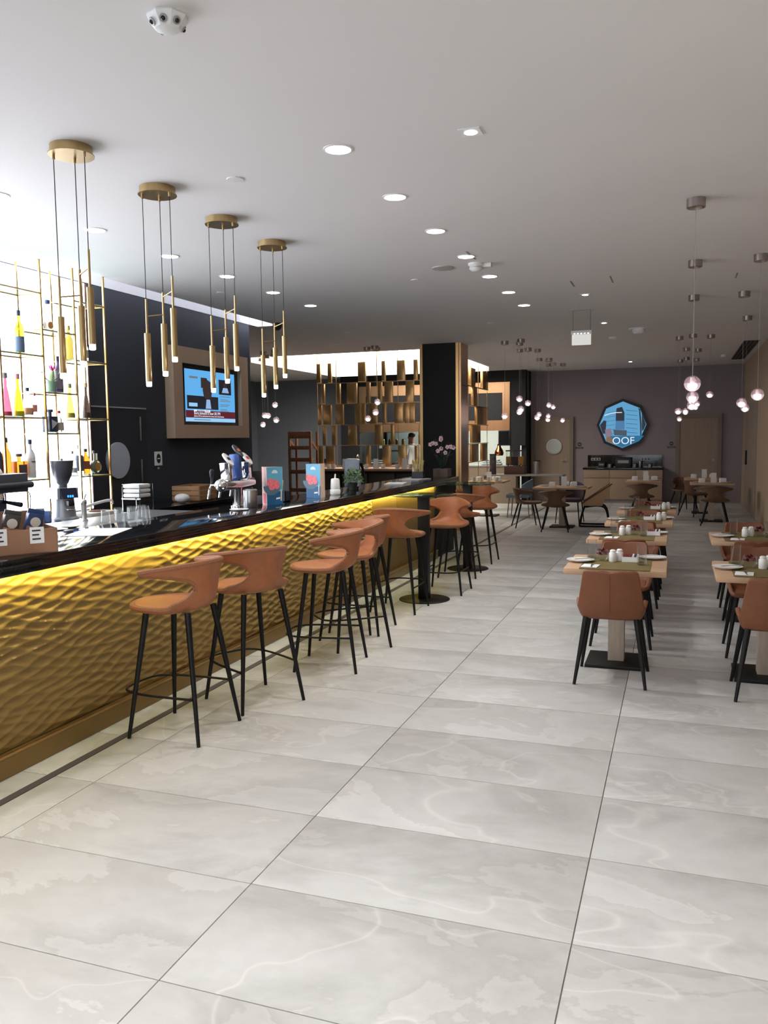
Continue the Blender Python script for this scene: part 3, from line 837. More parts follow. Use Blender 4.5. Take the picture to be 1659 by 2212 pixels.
for k in range(5):
    a, b_ = cols[k]
    M = Matrix.Rotation(math.radians(55), 4, 'Z')
    pos = Vector((-3.385, 3.32, ZB)) + M @ Vector((-.24 + .115 * k, 0, .012))
    o = thing('coffee_bag', ['coffee bag leaning at the back end of the display box', 'blue coffee bag with white oval seal, one in from the end', 'blue coffee bag in the middle of the display box', 'brown-faced coffee bag with dark side in the display box', 'dark blue coffee bag at the outer end of the display box'][[4, 1, 2, 3, 0][k]] if k not in (0, 4) else ['dark blue coffee bag by the far edge of the price-noted box', 'coffee bag at the box end nearest the tumblers'][k // 4], 'coffee bag', pos, math.radians(55), 'coffee bags in the display box')
    R = Matrix.Rotation(.12, 4, 'X') @ Matrix.Rotation(.22, 4, 'Y')
    MB().box((0, 0, .1), (.085, .06, .2), bev=.014).xf(R).build('pouch', mat('bag_side_%d' % k, a, .35), o)
    MB().box((0, -.031, .075), (.08, .004, .11), bev=.001).xf(R).build('bean_print', mat('bag_front_%d' % k, b_, .4, var=.5, scale=70), o)
    MB().lathe([(.001, 0), (.026, 0), (.026, .003)], seg=20).xf(R @ Matrix.Translation((0, -.031, .155)) @ Matrix.Rotation(PI / 2, 4, 'X')).build('seal', mat('bag_seal', (206, 200, 190), .5), o)
    MB().box((0, 0, .205), (.085, .012, .03), bev=.003).xf(R).build('fold', mat('bag_side_%d' % k, a), o)
# sheet of paper and folders
t = MB().box((0, 0, .001), (.30, .44, .002)).build('paper_sheet', M_PAPER)
t.location, t.rotation_euler = (-3.5, 4.38, ZB), (0, 0, .35)
tag(t, 'large white paper sheet lying on the black countertop', 'paper')
for k, (x, y, rz, w_, l_) in enumerate(((-3.42, 10.1, .2, .24, .5), (-3.5, 11.2, -.15, .3, .42))):
    t = MB().box((0, 0, .0015), (w_, l_, .003)).build('paper_sheet', M_PAPER)
    t.location, t.rotation_euler = (x, y, ZB), (0, 0, rz)
    tag(t, ['white menu sheet on the countertop past the green plant', 'white sheet under the far straw caddy'][k], 'paper')

# beer tap
t = thing('beer_tap', 'chrome beer tap column with three branded oval heads', 'beer tap', (-3.62, 6.38, ZB), math.radians(90))
MB().lathe([(.06, 0), (.06, .01), (.042, .015), (.042, .16), (.05, .17)], seg=24).build('column', M_CHROME, t)
b = MB().cyl((-.27, 0, .2), (.25, 0, .2), .05, .05, 20)
b.lathe([(.05, 0), (.035, .05), (.008, .075)], seg=20).xf(Matrix.Identity(4)) if False else None
b.build('crossbar', M_CHROME, t)
MB().ball((-.27, 0, .2), .056, 18, 10, 1).build('crossbar_end', M_CHROME, t)
for k, x in enumerate((-.17, 0.0, .16)):
    hgt = (.15, .22, .15)[k]
    R = Matrix.Translation((x, 0, .24)) @ Matrix.Rotation(-.12, 4, 'Y')
    bd = MB().box((0, 0, hgt / 2), (.05, .1, hgt), bev=.012).xf(R).build('brand_head', [M_CHROME, mat('tap_blue', (60, 84, 140), .25, .3), M_CHROME][k], t)
    E_ = Matrix.Translation((x, 0, .24)) @ Matrix.Translation((0.0, -.01, hgt + .02)) @ Matrix.Rotation(math.radians(48), 4, 'X')
    pl = MB().lathe([(.001, 0), (.056, 0), (.056, .012), (.05, .016)], seg=26).xf(E_ @ Matrix.Diagonal((.75, 1.25, 1, 1))).build('oval_badge', [M_WHITE, mat('badge_dark', (60, 62, 70), .3), M_WHITE][k], t)
    MB().box((0, 0, .018), (.04, .03, .004)).xf(E_).build('badge_mark', [C_BLK, mat('badge_salmon', (206, 120, 100), .4), mat('badge_red', (214, 60, 60), .4)][k], pl, smooth=False)
for k, x in enumerate((-.23, -.05, .14)):
    h_ = MB().tube([(x, .05, .2), (x, .12, .2), (x, .135, .16), (x, .15, .08)], .011, 10).build('spout', M_CHROME, t)
    MB().lathe([(.012, 0), (.012, .05), (.018, .06), (.02, .11), (.008, .125)], (x, .11, .21), seg=14).build('handle', C_BLK, t)
t = thing('steel_canister', 'brushed steel canister with lid standing beside the beer tap', 'canister', (-3.45, 6.3, ZB))
MB().lathe([(.058, 0), (.06, .004), (.06, .118)], seg=28).build('body', M_STEEL, t)
MB().lathe([(.061, .118), (.061, .15), (.05, .158), (.002, .16)], seg=28).build('lid', M_STEEL, t)
t = MB().lathe([(.02, 0), (.075, .004), (.08, .01), (.02, .006)], seg=24, closed=True).build('drip_dish', M_WHITE)
t.location = (-3.42, 6.05, ZB)
tag(t, 'small white dish in front of the steel canister', 'dish')

# leaflet stands
M_PBLUE = mat('print_sky_blue', (96, 166, 196), .45, var=.12, scale=9)
M_PDEEP = mat('print_deep_blue', (32, 92, 136), .45, var=.2, scale=14)
M_PPINK = mat('print_strawberry', (222, 112, 122), .5, var=.25, scale=40)
M_PPINK2 = mat('print_pale_pink', (232, 190, 186), .5, var=.1, scale=14)
M_PBOWL = mat('print_bowl', (84, 112, 128), .45)
M_PCREAM = mat('print_cream', (226, 200, 172), .5, var=.1, scale=10)
def arc(cx, cz, r, a0, a1, n=14):
    return [(cx + r * math.cos(a0 + (a1 - a0) * k / n), cz + r * math.sin(a0 + (a1 - a0) * k / n)) for k in range(n + 1)]
def leaflet(label, loc, rz):
    """three-sided printed card stand"""
    o = thing('menu_leaflet', label, 'menu', loc, rz)
    Wd, Hh = .16, .335   # leaf width, height
    A, B, C = Vector((-Wd / 2, -Wd * .29)), Vector((Wd / 2, -Wd * .29)), Vector((0, Wd * .58))
    def face(P, Q, m, name):
        d = (Q - P).normalized(); n = Vector((d.y, -d.x)) * .0015
        return MB().add([(P.x, P.y, 0), (Q.x, Q.y, 0), (Q.x, Q.y, Hh), (P.x, P.y, Hh), (P.x - n.x, P.y - n.y, 0), (Q.x - n.x, Q.y - n.y, 0), (Q.x - n.x, Q.y - n.y, Hh), (P.x - n.x, P.y - n.y, Hh)], [(0, 1, 2, 3), (4, 7, 6, 5), (0, 4, 5, 1), (1, 5, 6, 2), (2, 6, 7, 3), (3, 7, 4, 0)]).build(name, m, o, smooth=False)
    f = face(A, B, M_PBLUE, 'front_face')
    face(B, C, M_PCREAM, 'right_face')
    g = face(C, A, M_PPINK2, 'left_face')
    Y_ = A.y - .0003
    def flat(poly, m, name, par=f, k=1):
        Mx = Matrix(((1, 0, 0, 0), (0, 0, 1, Y_ - .0004 * k), (0, 1, 0, 0), (0, 0, 0, 1)))
        MB().prism(poly, -.0002, .0002).xf(Mx).build(name, m, par, smooth=False)
    flat([(-.08, 0), (.08, 0), (.08, .12), (-.08, .1)], M_PDEEP, 'print_ground', k=1)
    flat(arc(-.03, .17, .085, PI, 2 * PI) , M_PBOWL, 'print_bowl', k=2)
    for q, (x, z, r) in enumerate(((-.045, .2, .036), (.005, .19, .034), (-.03, .165, .034), (.02, .165, .028))):
        flat([(max(-.079, px), pz) for px, pz in arc(x, z, r, 0, 2 * PI, 16)[:-1]], M_PPINK, 'print_scoop', k=3 + q * .2)
    flat(arc(.0, .28, .03, 0, PI) + arc(-.0, .28, .03, PI, PI + .01, 1), mat('print_cloud', (206, 222, 226), .5), 'print_emblem', k=2)
    flat([(.01, .045), (.05, .05), (.05, .064), (.01, .059)], M_PAPER, 'print_caption', k=3)
    flat([(.055, .03), (.066, .03), (.07, .13), (.058, .13)], mat('print_spoon', (214, 206, 194), .5), 'print_spoon', k=3)
    # sundae glass on the left face
    d = (A - C).normalized(); n = Vector((d.y, -d.x, ))
    ctr = (A + C) / 2
    Mx = Matrix(((d.x, 0, n.x, ctr.x + n.x * .0006), (d.y, 0, n.y, ctr.y + n.y * .0006), (0, 1, 0, 0), (0, 0, 0, 1)))
    MB().prism([(-.03, .12), (.03, .12), (.024, .24), (-.024, .24)], -.0003, .0003).xf(Mx).build('print_sundae', mat('print_sundae', (206, 200, 204), .5), g, smooth=False)
    MB().prism([(-.05, .01), (.05, .01), (.05, .1), (-.05, .1)], -.0003, .0002).xf(Mx).build('print_rose', M_PPINK, g, smooth=False)
    o.scale = (1.2, 1.2, 1.0)
    return o
leaflet('ice-cream menu stand beside the beer tap canister', (-3.44, 6.66, ZB), math.radians(70))
leaflet('ice-cream menu stand beside the white sugar pot', (-3.36, 7.5, ZB), math.radians(-19))

def straws(label, loc, n, hh, spread):
    o = thing('straw_caddy', label, 'straw holder', loc)
    MB().b2(-.09, .09, -.05, .05, 0, .008).b2(-.09, .09, -.05, -.044, 0, .1).b2(-.09, .09, .044, .05, 0, .1).b2(-.09, -.084, -.05, .05, 0, .1).b2(.084, .09, -.05, .05, 0, .1).build('caddy', C_BLK, o, smooth=False)
    for k in range(n):
        a = random.uniform(-1, 1); b_ = random.uniform(-1, 1)
        MB().cyl((.05 * a, .03 * b_, .012), (.05 * a + spread * a, .03 * b_ + spread * .5 * b_, hh + random.uniform(-.02, .02)), .0042, seg=6).build('straw', mat('straw_yellow', (226, 206, 130), .5), o)
    MB().box((-.07, 0, .1), (.03, .07, .1), rz=.1).build('napkins', M_PAPER, o, smooth=False)
straws('black caddy of paper straws behind the ice-cream menu', (-3.52, 6.98, ZB), 14, .2, .05)
straws('black caddy with fanned straws near the orchid', (-3.5, 11.35, ZB), 26, .26, .05)
t = thing('sugar_pot', 'stacked white sugar pot with a spout beside the plant', 'sugar pot', (-3.37, 7.98, ZB))
MB().lathe([(.05, 0), (.055, .01), (.055, .05), (.05, .056)], seg=24).build('base_cup', M_WHITE, t)
MB().lathe([(.046, .056), (.05, .07), (.046, .15), (.04, .165), (.012, .17)], seg=24).build('upper_cup', M_WHITE, t)
MB().cyl((0, 0, .165), (.004, 0, .215), .009, .007, 10).build('spout', M_WHITE, t)
# herb plant
t = thing('herb_plant', 'bushy green herb in a small pot on the countertop', 'plant', (-3.47, 8.72, ZB))
MB().lathe([(.045, 0), (.06, .08), (.063, .085), (.05, .085), (.048, .07)], seg=18).build('pot', mat('pot_dark', (50, 54, 50), .5), t)
lf = MB()
for k in range(420):
    a, b_, r = random.uniform(0, 2 * PI), random.uniform(-.35, 1.3), random.uniform(.05, .13)
    p_ = Vector((r * math.cos(a) * math.cos(b_), r * math.sin(a) * math.cos(b_), .12 + r * math.sin(b_)))
    q = Matrix.Rotation(random.uniform(0, 6.28), 4, 'Z') @ Matrix.Rotation(random.uniform(-1, 1), 4, 'X')
    s_ = random.uniform(.011, .018)
    lf.add([p_ + q @ Vector(v) for v in ((-s_ * .6, 0, 0), (0, -s_, .002), (s_ * .6, 0, 0), (0, s_ * 1.2, .003))], [(0, 1, 2, 3)])
tag(lf.build('foliage', mat('herb_green', (92, 128, 66), .6, var=.35, scale=30), t), kind='stuff')
# orchid
t = thing('orchid', 'pink orchid in a square stone planter in front of the pillar', 'plant', (-3.3, 11.9, ZB))
MB().prism([(-.11, -.11), (.11, -.11), (.11, .11), (-.11, .11)], 0, .12).build('planter', mat('planter_stone', (110, 92, 82), .7, var=.15, scale=10), t, smooth=False)
for k in range(7):
    a = k * .9
    tp = Vector((.16 * math.cos(a), .16 * math.sin(a), .34 + .06 * math.sin(k * 2)))
    mid = Vector((.09 * math.cos(a), .09 * math.sin(a), .3))
    b0 = Vector((.02 * math.cos(a), .02 * math.sin(a), .12))
    pts = crom([b0, mid, tp], 4)
    l = MB()
    sd = Vector((-math.sin(a), math.cos(a), 0))
    vs = []
    for i, pt in enumerate(pts):
        ww = .028 * math.sin(PI * (i + .6) / (len(pts) + .4))
        vs += [pt - sd * ww, pt + Vector((0, 0, -.006)), pt + sd * ww]
    fs = []
    for i in range(len(pts) - 1):
        fs += [(3 * i, 3 * i + 1, 3 * i + 4, 3 * i + 3), (3 * i + 1, 3 * i + 2, 3 * i + 5, 3 * i + 4)]
    l.add(vs, fs).build('leaf', mat('orchid_leaf', (36, 58, 40), .5), t)
for s, (ax, hh) in enumerate(((-.1, .55), (.0, .62), (.12, .5))):
    pth = crom([(0, 0, .12), (ax * .3, -.02, .35), (ax * .8, -.03, hh), (ax * 1.6, -.05, hh - .06)], 6)
    st = MB().tube(pth, .004, 6).build('flower_stem', mat('orchid_stem', (60, 66, 44), .6), t)
    for k in range(4):
        c0 = pth[-1 - k * 3] + Vector((0, -.02, -.01 - .025 * k))
        fl = MB()
        for a in range(5):
            an = a * 2 * PI / 5 + k
            dx, dz = math.cos(an), math.sin(an)
            e = c0 + Vector((dx * .036, -.006, dz * .036))
            n_ = Vector((-dz, 0, dx)) * .02
            fl.add([c0, c0 + (e - c0) * .55 + n_, e, c0 + (e - c0) * .55 - n_], [(0, 1, 2, 3)])
        fl.build('blossom', mat('orchid_pink', (226, 186, 190), .5), t)
# wrapped appliance
t = thing('wrapped_blender', 'appliance wrapped in a grey plastic bag beside the herb', 'appliance', (-3.68, 9.25, ZB), .3)
b = MB().box((0, 0, .17), (.2, .26, .34), bev=.05)
b.v = [(x + .02 * noise.noise((x * 9, y * 9, z * 9)), y + .03 * noise.noise((x * 8, y * 8, z * 9 + 4)), z) for x, y, z in b.v]
b.build('plastic_bag', mat('bag_grey', (128, 136, 148), .25, bump=1, bscale=18), t)
MB().tube([(.11, -.12, .3), (.13, 0, .2), (.12, .1, .06)], .018, 8).build('dark_band', C_BLK, t)
# till
t = thing('till_screen', 'black point-of-sale screen tilted on its stand behind the bar', 'till', (-4.1, 7.7, 1.0))
MB().box((0, 0, .06), (.3, .36, .12), bev=.01).build('base', C_BLK, t)
MB().box((-.02, 0, .23), (.03, .38, .28), rot=Matrix.Rotation(-.5, 3, 'Y'), bev=.008).build('screen', mat('till_glass', (18, 20, 24), .15), t)
MB().box((.14, .1, .13), (.12, .2, .03), bev=.004).build('keypad', C_BLK, t)
t = thing('till_cabinet', 'low black cabinet behind the bar carrying the till', 'cabinet')
MB().b2(-4.36, -3.79, 6.2, 11.9, .0, 1.0).build('body', M_BLKMATT, t, smooth=False)
MB().b2(-4.38, -3.785, 6.18, 11.92, .985, .9995, bev=.003).build('top', M_BLACK, t)

# ------------------------------------------------------------------ wall screen
def planeX(x):     # local (u along -y ... ) frame on the bar wall: u=right in view (+y), v=up
    return lambda u, v, d: (x + d, u, v)
tv = thing('wall_television', 'wall screen in a deep bronze frame showing a news broadcast', 'television')
y0, y1, z0, z1 = 8.86, 10.74, 1.715, 2.86
fx = -5.87
def framebar(a, b_, name='frame_side'):
    MB().b2(-5.998, fx, a[0], a[1], b_[0], b_[1]).build(name, M_TVF, tv, smooth=False)
fw = .20
M_TVF = mat('tv_frame_bronze', (190, 166, 142), .4, .35, var=.03, scale=12, stretch=(1, 1, .1))
framebar((y0, y0 + fw), (z0, z1)); framebar((y1 - fw, y1), (z0, z1))
framebar((y0 + fw, y1 - fw), (z1 - fw, z1)); framebar((y0 + fw, y1 - fw), (z0, z0 + fw - .03))
MB().b2(-5.998, -5.93, y0 + fw, y1 - fw, z0 + fw - .03, z1 - fw).build('bezel', mat('bezel_black', (10, 10, 12), .2), tv, smooth=False)
def emis(name, col, s):
    return mat(name, (10, 10, 10), .3, emit=col, strength=s)
ES = 1.0
sy0, sy1, sz0, sz1 = 9.19, 10.44, 1.93, 2.60
scr = MB().b2(-5.935, -5.926, sy0, sy1, sz0, sz1).build('display', emis('screen_sky', (96, 176, 236), ES), tv, smooth=False)
def patch(u0, u1, v0, v1, m, name='picture', k=1, poly=None):
    Yc = lambda u: sy0 + (sy1 - sy0) * u
    Zc = lambda v: sz0 + (sz1 - sz0) * v
    pts = poly or [(u0, v0), (u1, v0), (u1, v1), (u0, v1)]
    n = len(pts)
    X = -5.926 + .0012 * k
    vs = [(X - .001, Yc(a), Zc(b)) for a, b in pts] + [(X, Yc(a), Zc(b)) for a, b in pts]
    fs = [(i, (i + 1) % n, n + (i + 1) % n, n + i) for i in range(n)] + [tuple(range(n))[::-1], tuple(range(n, 2 * n))]
    MB().add(vs, fs).build(name, m, scr, smooth=False)
E_DK, E_BRN, E_RED, E_PALE, E_DKB = emis('scr_dark', (22, 26, 36), ES), emis('scr_brown', (52, 40, 40), ES), emis('scr_maroon', (92, 24, 40), ES), emis('scr_pale', (150, 206, 246), ES), emis('scr_grey', (110, 120, 130), ES)
E_SHIRT = emis('scr_shirt', (150, 180, 226), ES)
patch(0, 1, 0, .075, E_PALE, k=1)
patch(0, 1, .075, .215, E_RED, k=1)
patch(.03, .64, .245, .5, E_DK, k=1)
patch(0, 0, 0, 0, E_BRN, k=2, poly=[(.33, .62), (.35, .78), (.42, .83), (.5, .78), (.52, .62), (.5, .5), (.46, .42), (.4, .42), (.35, .5)])
patch(0, 0, 0, 0, E_DK, k=2, poly=[(.24, .245), (.27, .4), (.37, .46), (.5, .46), (.6, .4), (.63, .245)])
patch(0, 0, 0, 0, E_SHIRT, k=3, poly=[(.38, .26), (.4, .44), (.47, .44), (.49, .26)])
patch(.06, .22, .29, .36, E_PALE, k=3)
patch(.66, .92, .56, .86, E_DK, k=2)
patch(0, 0, 0, 0, E_SHIRT, k=3, poly=[(.72, .6), (.75, .7), (.84, .7), (.87, .6)])
patch(0, 0, 0, 0, E_BRN, k=3, poly=[(.76, .7), (.76, .8), (.83, .8), (.83, .7)])
patch(.3, .42, .66, .86, E_BRN, k=1.5)
patch(.08, .24, .83, .87, E_DKB, k=2)
for k, v in enumerate((.51, .45, .42, .35, .32, .25, .22)):
    patch(.68, (.9, .86, .9, .88, .85, .82, .86)[k], v, v + .014, E_DKB, k=2, name='caption_line')
def scrtext(s, size, u, v, m, k=3):
    Mx = Matrix.Translation((-5.926 + .0012 * k, sy0 + (sy1 - sy0) * u, sz0 + (sz1 - sz0) * v)) @ Matrix.Rotation(PI / 2, 4, 'Z') @ Matrix.Rotation(PI / 2, 4, 'X')
    text('headline', s, size, m, scr, Mx, 'LEFT', .0005)
E_WHITE = emis('scr_white', (236, 240, 248), ES)
patch(.15, .21, .195, .23, E_WHITE, k=2); patch(.36, .47, .185, .235, E_WHITE, k=2)
scrtext('WORLD NEWS', .026, .22, .212, E_WHITE)
scrtext('BREAKING', .018, .37, .212, E_RED, 4)
scrtext('Boris Johnson is new UK PM', .056, .15, .163, E_WHITE)
scrtext('Johnson: Do not underestimate the country and its determination', .028, .15, .108, E_WHITE)
patch(.15, .47, .03, .045, E_DKB, k=2, name='caption_line')
# small wall plates by the bar
t = thing('door_sign', 'square white wall sign with a black oval beside the service door', 'sign', (-5.999, 8.66, 1.47))
MB().b2(0, .008, -.075, .075, -.085, .085).build('plate', M_PLASTIC, t, smooth=False)
MB().lathe([(.001, 0), (.05, 0), (.05, .003)], seg=28).xf(Matrix.Translation((.008, 0, 0)) @ Matrix.Rotation(PI / 2, 4, 'Y') @ Matrix.Diagonal((1.15, .8, 1, 1))).build('oval', C_BLK, t)
MB().b2(.011, .013, -.025, .025, -.007, .007).build('bar_mark', M_PLASTIC, t, smooth=False)
MB().b2(0, .003, -.02, .02, -.13, -.105).build('caption_plate', M_GREYPL, t, smooth=False)
t = MB().b2(-5.999, -5.988, 10.86, 10.94, 1.24, 1.34, bev=.003).build('light_switch', M_PLASTIC)
tag(t, 'white light switch at the end of the dark bar wall', 'switch')

# ------------------------------------------------------------------ bar pendants
def tri_pendant():
    o = thing('tube_pendant', '', 'pendant lamp')
    MB().lathe([(.118, -.05), (.118, -.012), (.118, 0), (.0, 0)], seg=40, closed=False).lathe([(.128, -.052), (.128, -.046), (.118, -.046)], seg=40, closed=False).lathe([(.0, -.052), (.128, -.052)], seg=40, closed=False).build('canopy', M_BRASSP, o)
    W3 = [(-.088, -.045), (-.018, .05), (.107, -.02)]
    RT_, TT, TB = (2.64, 2.695, 2.785), (2.412, 2.483, 2.57), (2.086, 2.16, 2.246)
    for (x, y), a, b_, c_ in zip(W3, RT_, TT, TB):
        a, b_, c_ = a - CEIL, b_ - CEIL, c_ - CEIL
        MB().cyl((x, y, -.075), (x, y, -.05), .008, seg=10).build('cable_grip', M_BRASSP, o)
        MB().cyl((x, y, a), (x, y, -.07), .0028, seg=6).build('cable', M_WIRE, o)
        MB().cyl((x, y, b_), (x, y, a), .0075, seg=10).build('rod', M_BRASSP, o)
        tb = MB().cyl((x, y, c_), (x, y, b_), .0205, seg=20).build('tube', M_BRASSP, o)
        MB().lathe([(.018, 0), (.018, -.028), (.014, -.032), (.001, -.032)], (x, y, c_), seg=18, closed=True).build('light_tip', mat('tip_lamp', (255, 255, 255), .4, emit=(255, 250, 240), strength=10), tb)
    for (i, j, z) in ((0, 1, 2.525), (1, 2, 2.665)):
        MB().cyl(W3[i] + (z - CEIL,), W3[j] + (z + .02 - CEIL,), .0045, seg=8).build('link_bar', M_BRASSP, o)
    return o
tp = tri_pendant()
LAB = ['brass three-tube pendant over the coffee box end of the bar', 'brass three-tube pendant second from the coffee box', 'brass three-tube pendant third from the coffee box', 'brass three-tube pendant over the bar, nearest the pillar']
for k, y in enumerate((4.06, 4.9, 5.735, 6.57)):
    o = tp if k == 0 else copy_tree(tp)
    o.location = (-3.325, y, CEIL)
    tag(o, LAB[k], 'pendant lamp', 'brass pendants over the bar')

# ------------------------------------------------------------------ glass ball pendants
def ball_pendant(drop):
    o = thing('glass_ball_pendant', '', 'pendant lamp')
    MB().lathe([(.0, 0), (.066, 0), (.066, -.062), (.06, -.066), (.05, -.05), (.0, -.05)], seg=28, closed=False).build('canopy', M_NICKEL, o)
    MB().cyl((0, 0, -drop + .05), (0, 0, -.05), .0016, seg=5).build('cable', mat('clear_cable', (150, 146, 146), .4), o)
    MB().ball((0, 0, -drop), .058, 28, 18).build('globe', M_BALL, o)
    MB().lathe([(.0, .046), (.016, .046), (.018, .0), (.0, .0)], (0, 0, -drop), seg=16, closed=False).build('lamp_holder', mat('frosted_core', (224, 214, 216), .3), o)
    MB().lathe([(.0, 0), (.0555, .0), (.0557, .0025), (.0, .0025)], (0, 0, -drop), seg=26, closed=False).build('seam_disc', glassy('seam_glass', (250, 236, 240), .97, .12), o)
    MB().lathe([(.0, -.048), (.016, -.045), (.03, -.03), (.034, -.012), (.028, -.001), (.0, -.001)], (0, 0, -drop), seg=18, closed=False).build('glowing_core', mat('bubble_core', (255, 250, 250), .4, emit=(255, 236, 240), strength=L_BUBBLE), o)
    return o
BP = {}
right = [(.087, 6.55, 2.057), (.12, 8.82, 2.053), (.143, 10.98, 2.045), (.705, 8.77, 2.061), (.705, 10.94, 2.068), (.485, 15.36, 2.366), (-.018, 15.41, 2.095), (.111, 17.45, 2.156), (.33, 17.74, 2.295), (.005, 20.1, 2.043), (.195, 15.15, 2.255), (.128, 19.56, 2.18), (.34, 19.93, 2.29), (.9, 13.2, 2.06)]
mid = [(-2.94, 14.79, 2.061), (-2.618, 14.6, 2.166), (-2.719, 15.02, 2.367), (-2.942, 16.25, 2.164), (-2.753, 16.12, 2.328), (-2.619, 16.41, 2.053), (-2.887, 18.34, 2.166), (-2.684, 18.39, 2.367), (-2.901, 19.8, 2.162), (-2.759, 19.6, 2.366), (-2.574, 19.83, 2.065), (-2.75, 18.7, 2.07)]
buf = [(-5.499, 14.65, 2.057), (-5.285, 14.49, 2.16), (-5.359, 14.8, 2.369)]
lob = [(-7.556, 14.9, 2.37), (-7.578, 14.5, 2.151), (-7.82, 15.1, 2.169), (-7.233, 14.3, 2.052), (-8.2, 15.6, 2.0)]
TRIO = {}
def trio(lst, idx, where):
    for rank, i in zip(('lowest', 'middle', 'highest'), sorted(idx, key=lambda i: lst[i][2])):
        TRIO[(id(lst), i)] = rank + ' clear glass ball pendant of the trio ' + where
for i, w_ in enumerate(('furthest from', 'third from', 'second from')):
    TRIO[(id(right), i)] = 'clear glass ball pendant over the bar-row table ' + w_ + ' the sideboard'
TRIO[(id(right), 3)] = 'clear glass ball pendant over the wall-row table nearer the sideboard'
TRIO[(id(right), 4)] = 'clear glass ball pendant over the wall row, past its last table'
trio(right, (5, 6, 10), 'in line with the shallow white ceiling dome')
trio(right, (7, 8, 9), 'before the plain oak door')
trio(right, (11, 12, 13), 'closest to the side wall vent')
trio(mid, (0, 1, 2), 'beside the pillar')
trio(mid, (3, 4, 5), 'second from the pillar')
trio(mid, (6, 7, 11), 'third from the pillar')
trio(mid, (8, 9, 10), 'nearest the porthole door')
trio(buf, (0, 1, 2), 'in front of the brass screen')
for lst, lab, grp in ((right, 'clear glass ball pendant over the dining tables along the aisle', 'glass ball pendants over the dining tables'), (mid, 'clear glass ball pendant in the cluster over tables before the kitchen', 'glass ball pendants before the kitchen'), (buf, 'clear glass ball pendant in front of the brass screen', 'glass ball pendants before the brass screen'), (lob, 'clear glass ball pendant beside the dark bar wall corner', 'glass ball pendants beyond the bar wall')):
    for n_, (x, y, z) in enumerate(lst):
        k = round(CEIL - z, 2)
        if k not in BP:
            BP[k] = o = ball_pendant(CEIL - z)
        else:
            o = copy_tree(BP[k])
        o.location = (x, y, CEIL)
        tag(o, TRIO.get((id(lst), n_), lab), 'pendant lamp', grp)

# ------------------------------------------------------------------ ceiling fittings
def downlight(x, y, power, label, grp, lamp=True):
    o = thing('downlight', label, 'downlight', (x, y, CEIL), 0, grp)
    MB().lathe([(.088, 0), (.088, -.004), (.076, -.006), (.076, -.001), (.0, -.001)], seg=32, closed=False).build('trim_ring', M_PLASTIC, o)
    MB().lathe([(.0, -.003), (.074, -.003)], seg=32, closed=False).build('lens', M_LAMP, o)
    l = bpy.data.lights.new('downlight_beam', 'SPOT')
    l.energy, l.spot_size, l.spot_blend, l.shadow_soft_size, l.color = power, math.radians(112), .7, .05, (1.0, .99, .97)
    lo = bpy.data.objects.new('downlight_beam', l)
    COL.objects.link(lo)
    lo.location = (x, y, CEIL - .02)
    return o
# unseen downlights added behind the camera to brighten the near floor and ceiling
for gx in (-3.6, -1.9, -.3, 1.0):
    for gy in (-1.6, .1, 1.7):
        downlight(gx, gy, L_DOWN * 1.2, 'unseen round downlight added inside the glazed shop front to brighten the near floor', 'added downlights inside the shop front')
for k in range(0, 7):
    downlight(-1.913, 4.66 + 1.038 * k, L_DOWN * (1, 1.15, 1.3, 1.3, 1.05, .55, .3)[k], 'round recessed downlight over the stools, ' + ('seventh', 'sixth', 'fifth', 'fourth', 'third', 'second', 'first')[k] + ' of its row from the pillar', 'downlights over the bar stools')
for k in range(-2, 5):
    downlight(-4.44, 5.67 + 1.035 * k, L_DOWN_BACK, "round recessed downlight over the bartender's aisle, " + ('seventh', 'sixth', 'fifth', 'fourth', 'third', 'second', 'first')[k + 2] + ' from the pillar', 'downlights over the aisle behind the bar')
SQ = ['small square spotlight beside the row of round downlights', 'small square spotlight before the hanging exit sign', 'small square spotlight behind the hanging exit sign', 'small square spotlight near the back wall']
for k, (x, y) in enumerate(((-1.12, 4.67), (-1.09, 10.38), (-1.09, 13.05), (-1.08, 20.09))):
    o = thing('square_spotlight', SQ[k], 'spotlight', (x, y, CEIL))
    MB().b2(-.06, .06, -.06, .06, -.006, 0).build('frame', M_PLASTIC, o, smooth=False)
    MB().lathe([(.0, -.008), (.034, -.008), (.036, -.006)], seg=20, closed=False).build('lens', mat('spot_lens', (255, 255, 255), .4, emit=(255, 250, 242), strength=30), o)
    l = bpy.data.lights.new('spot_beam', 'SPOT')
    l.energy, l.spot_size, l.spot_blend, l.shadow_soft_size = L_SQUARE, math.radians(75), .5, .03
    lo = bpy.data.objects.new('spot_beam', l); COL.objects.link(lo); lo.location = (x, y, CEIL - .03)
def puck(name, label, cat, loc, prof, m=M_PLASTIC, seg=28, extra=None):
    o = MB().lathe(prof, seg=seg).build(name, m)
    o.location = loc
    return tag(o, label, cat)
puck('ceiling_disc', 'thin white round cover in the ceiling between the brass pendants and downlights', 'cover', (-2.752, 4.934, CEIL), [(.055, 0), (.055, -.006), (.001, -.008)])
puck('ceiling_speaker', 'round white ceiling loudspeaker beside the smoke detector', 'loudspeaker', (-2.256, 8.2, CEIL), [(.11, 0), (.11, -.008), (.09, -.012), (.001, -.012)], mat('speaker_mesh', (176, 174, 172), .6))
puck('ceiling_disc', 'thin round cover beside the ceiling loudspeaker', 'cover', (-2.7, 8.7, CEIL), [(.05, 0), (.05, -.006), (.001, -.008)])
puck('ceiling_disc', 'thin round cover in the ceiling by the bar wall slot', 'cover', (-4.995, 8.55, CEIL), [(.05, 0), (.05, -.006), (.001, -.008)])
puck('ceiling_disc', 'thin round cover in the ceiling in line with the last stool', 'cover', (-2.67, 12.38, CEIL), [(.06, 0), (.06, -.006), (.001, -.008)])
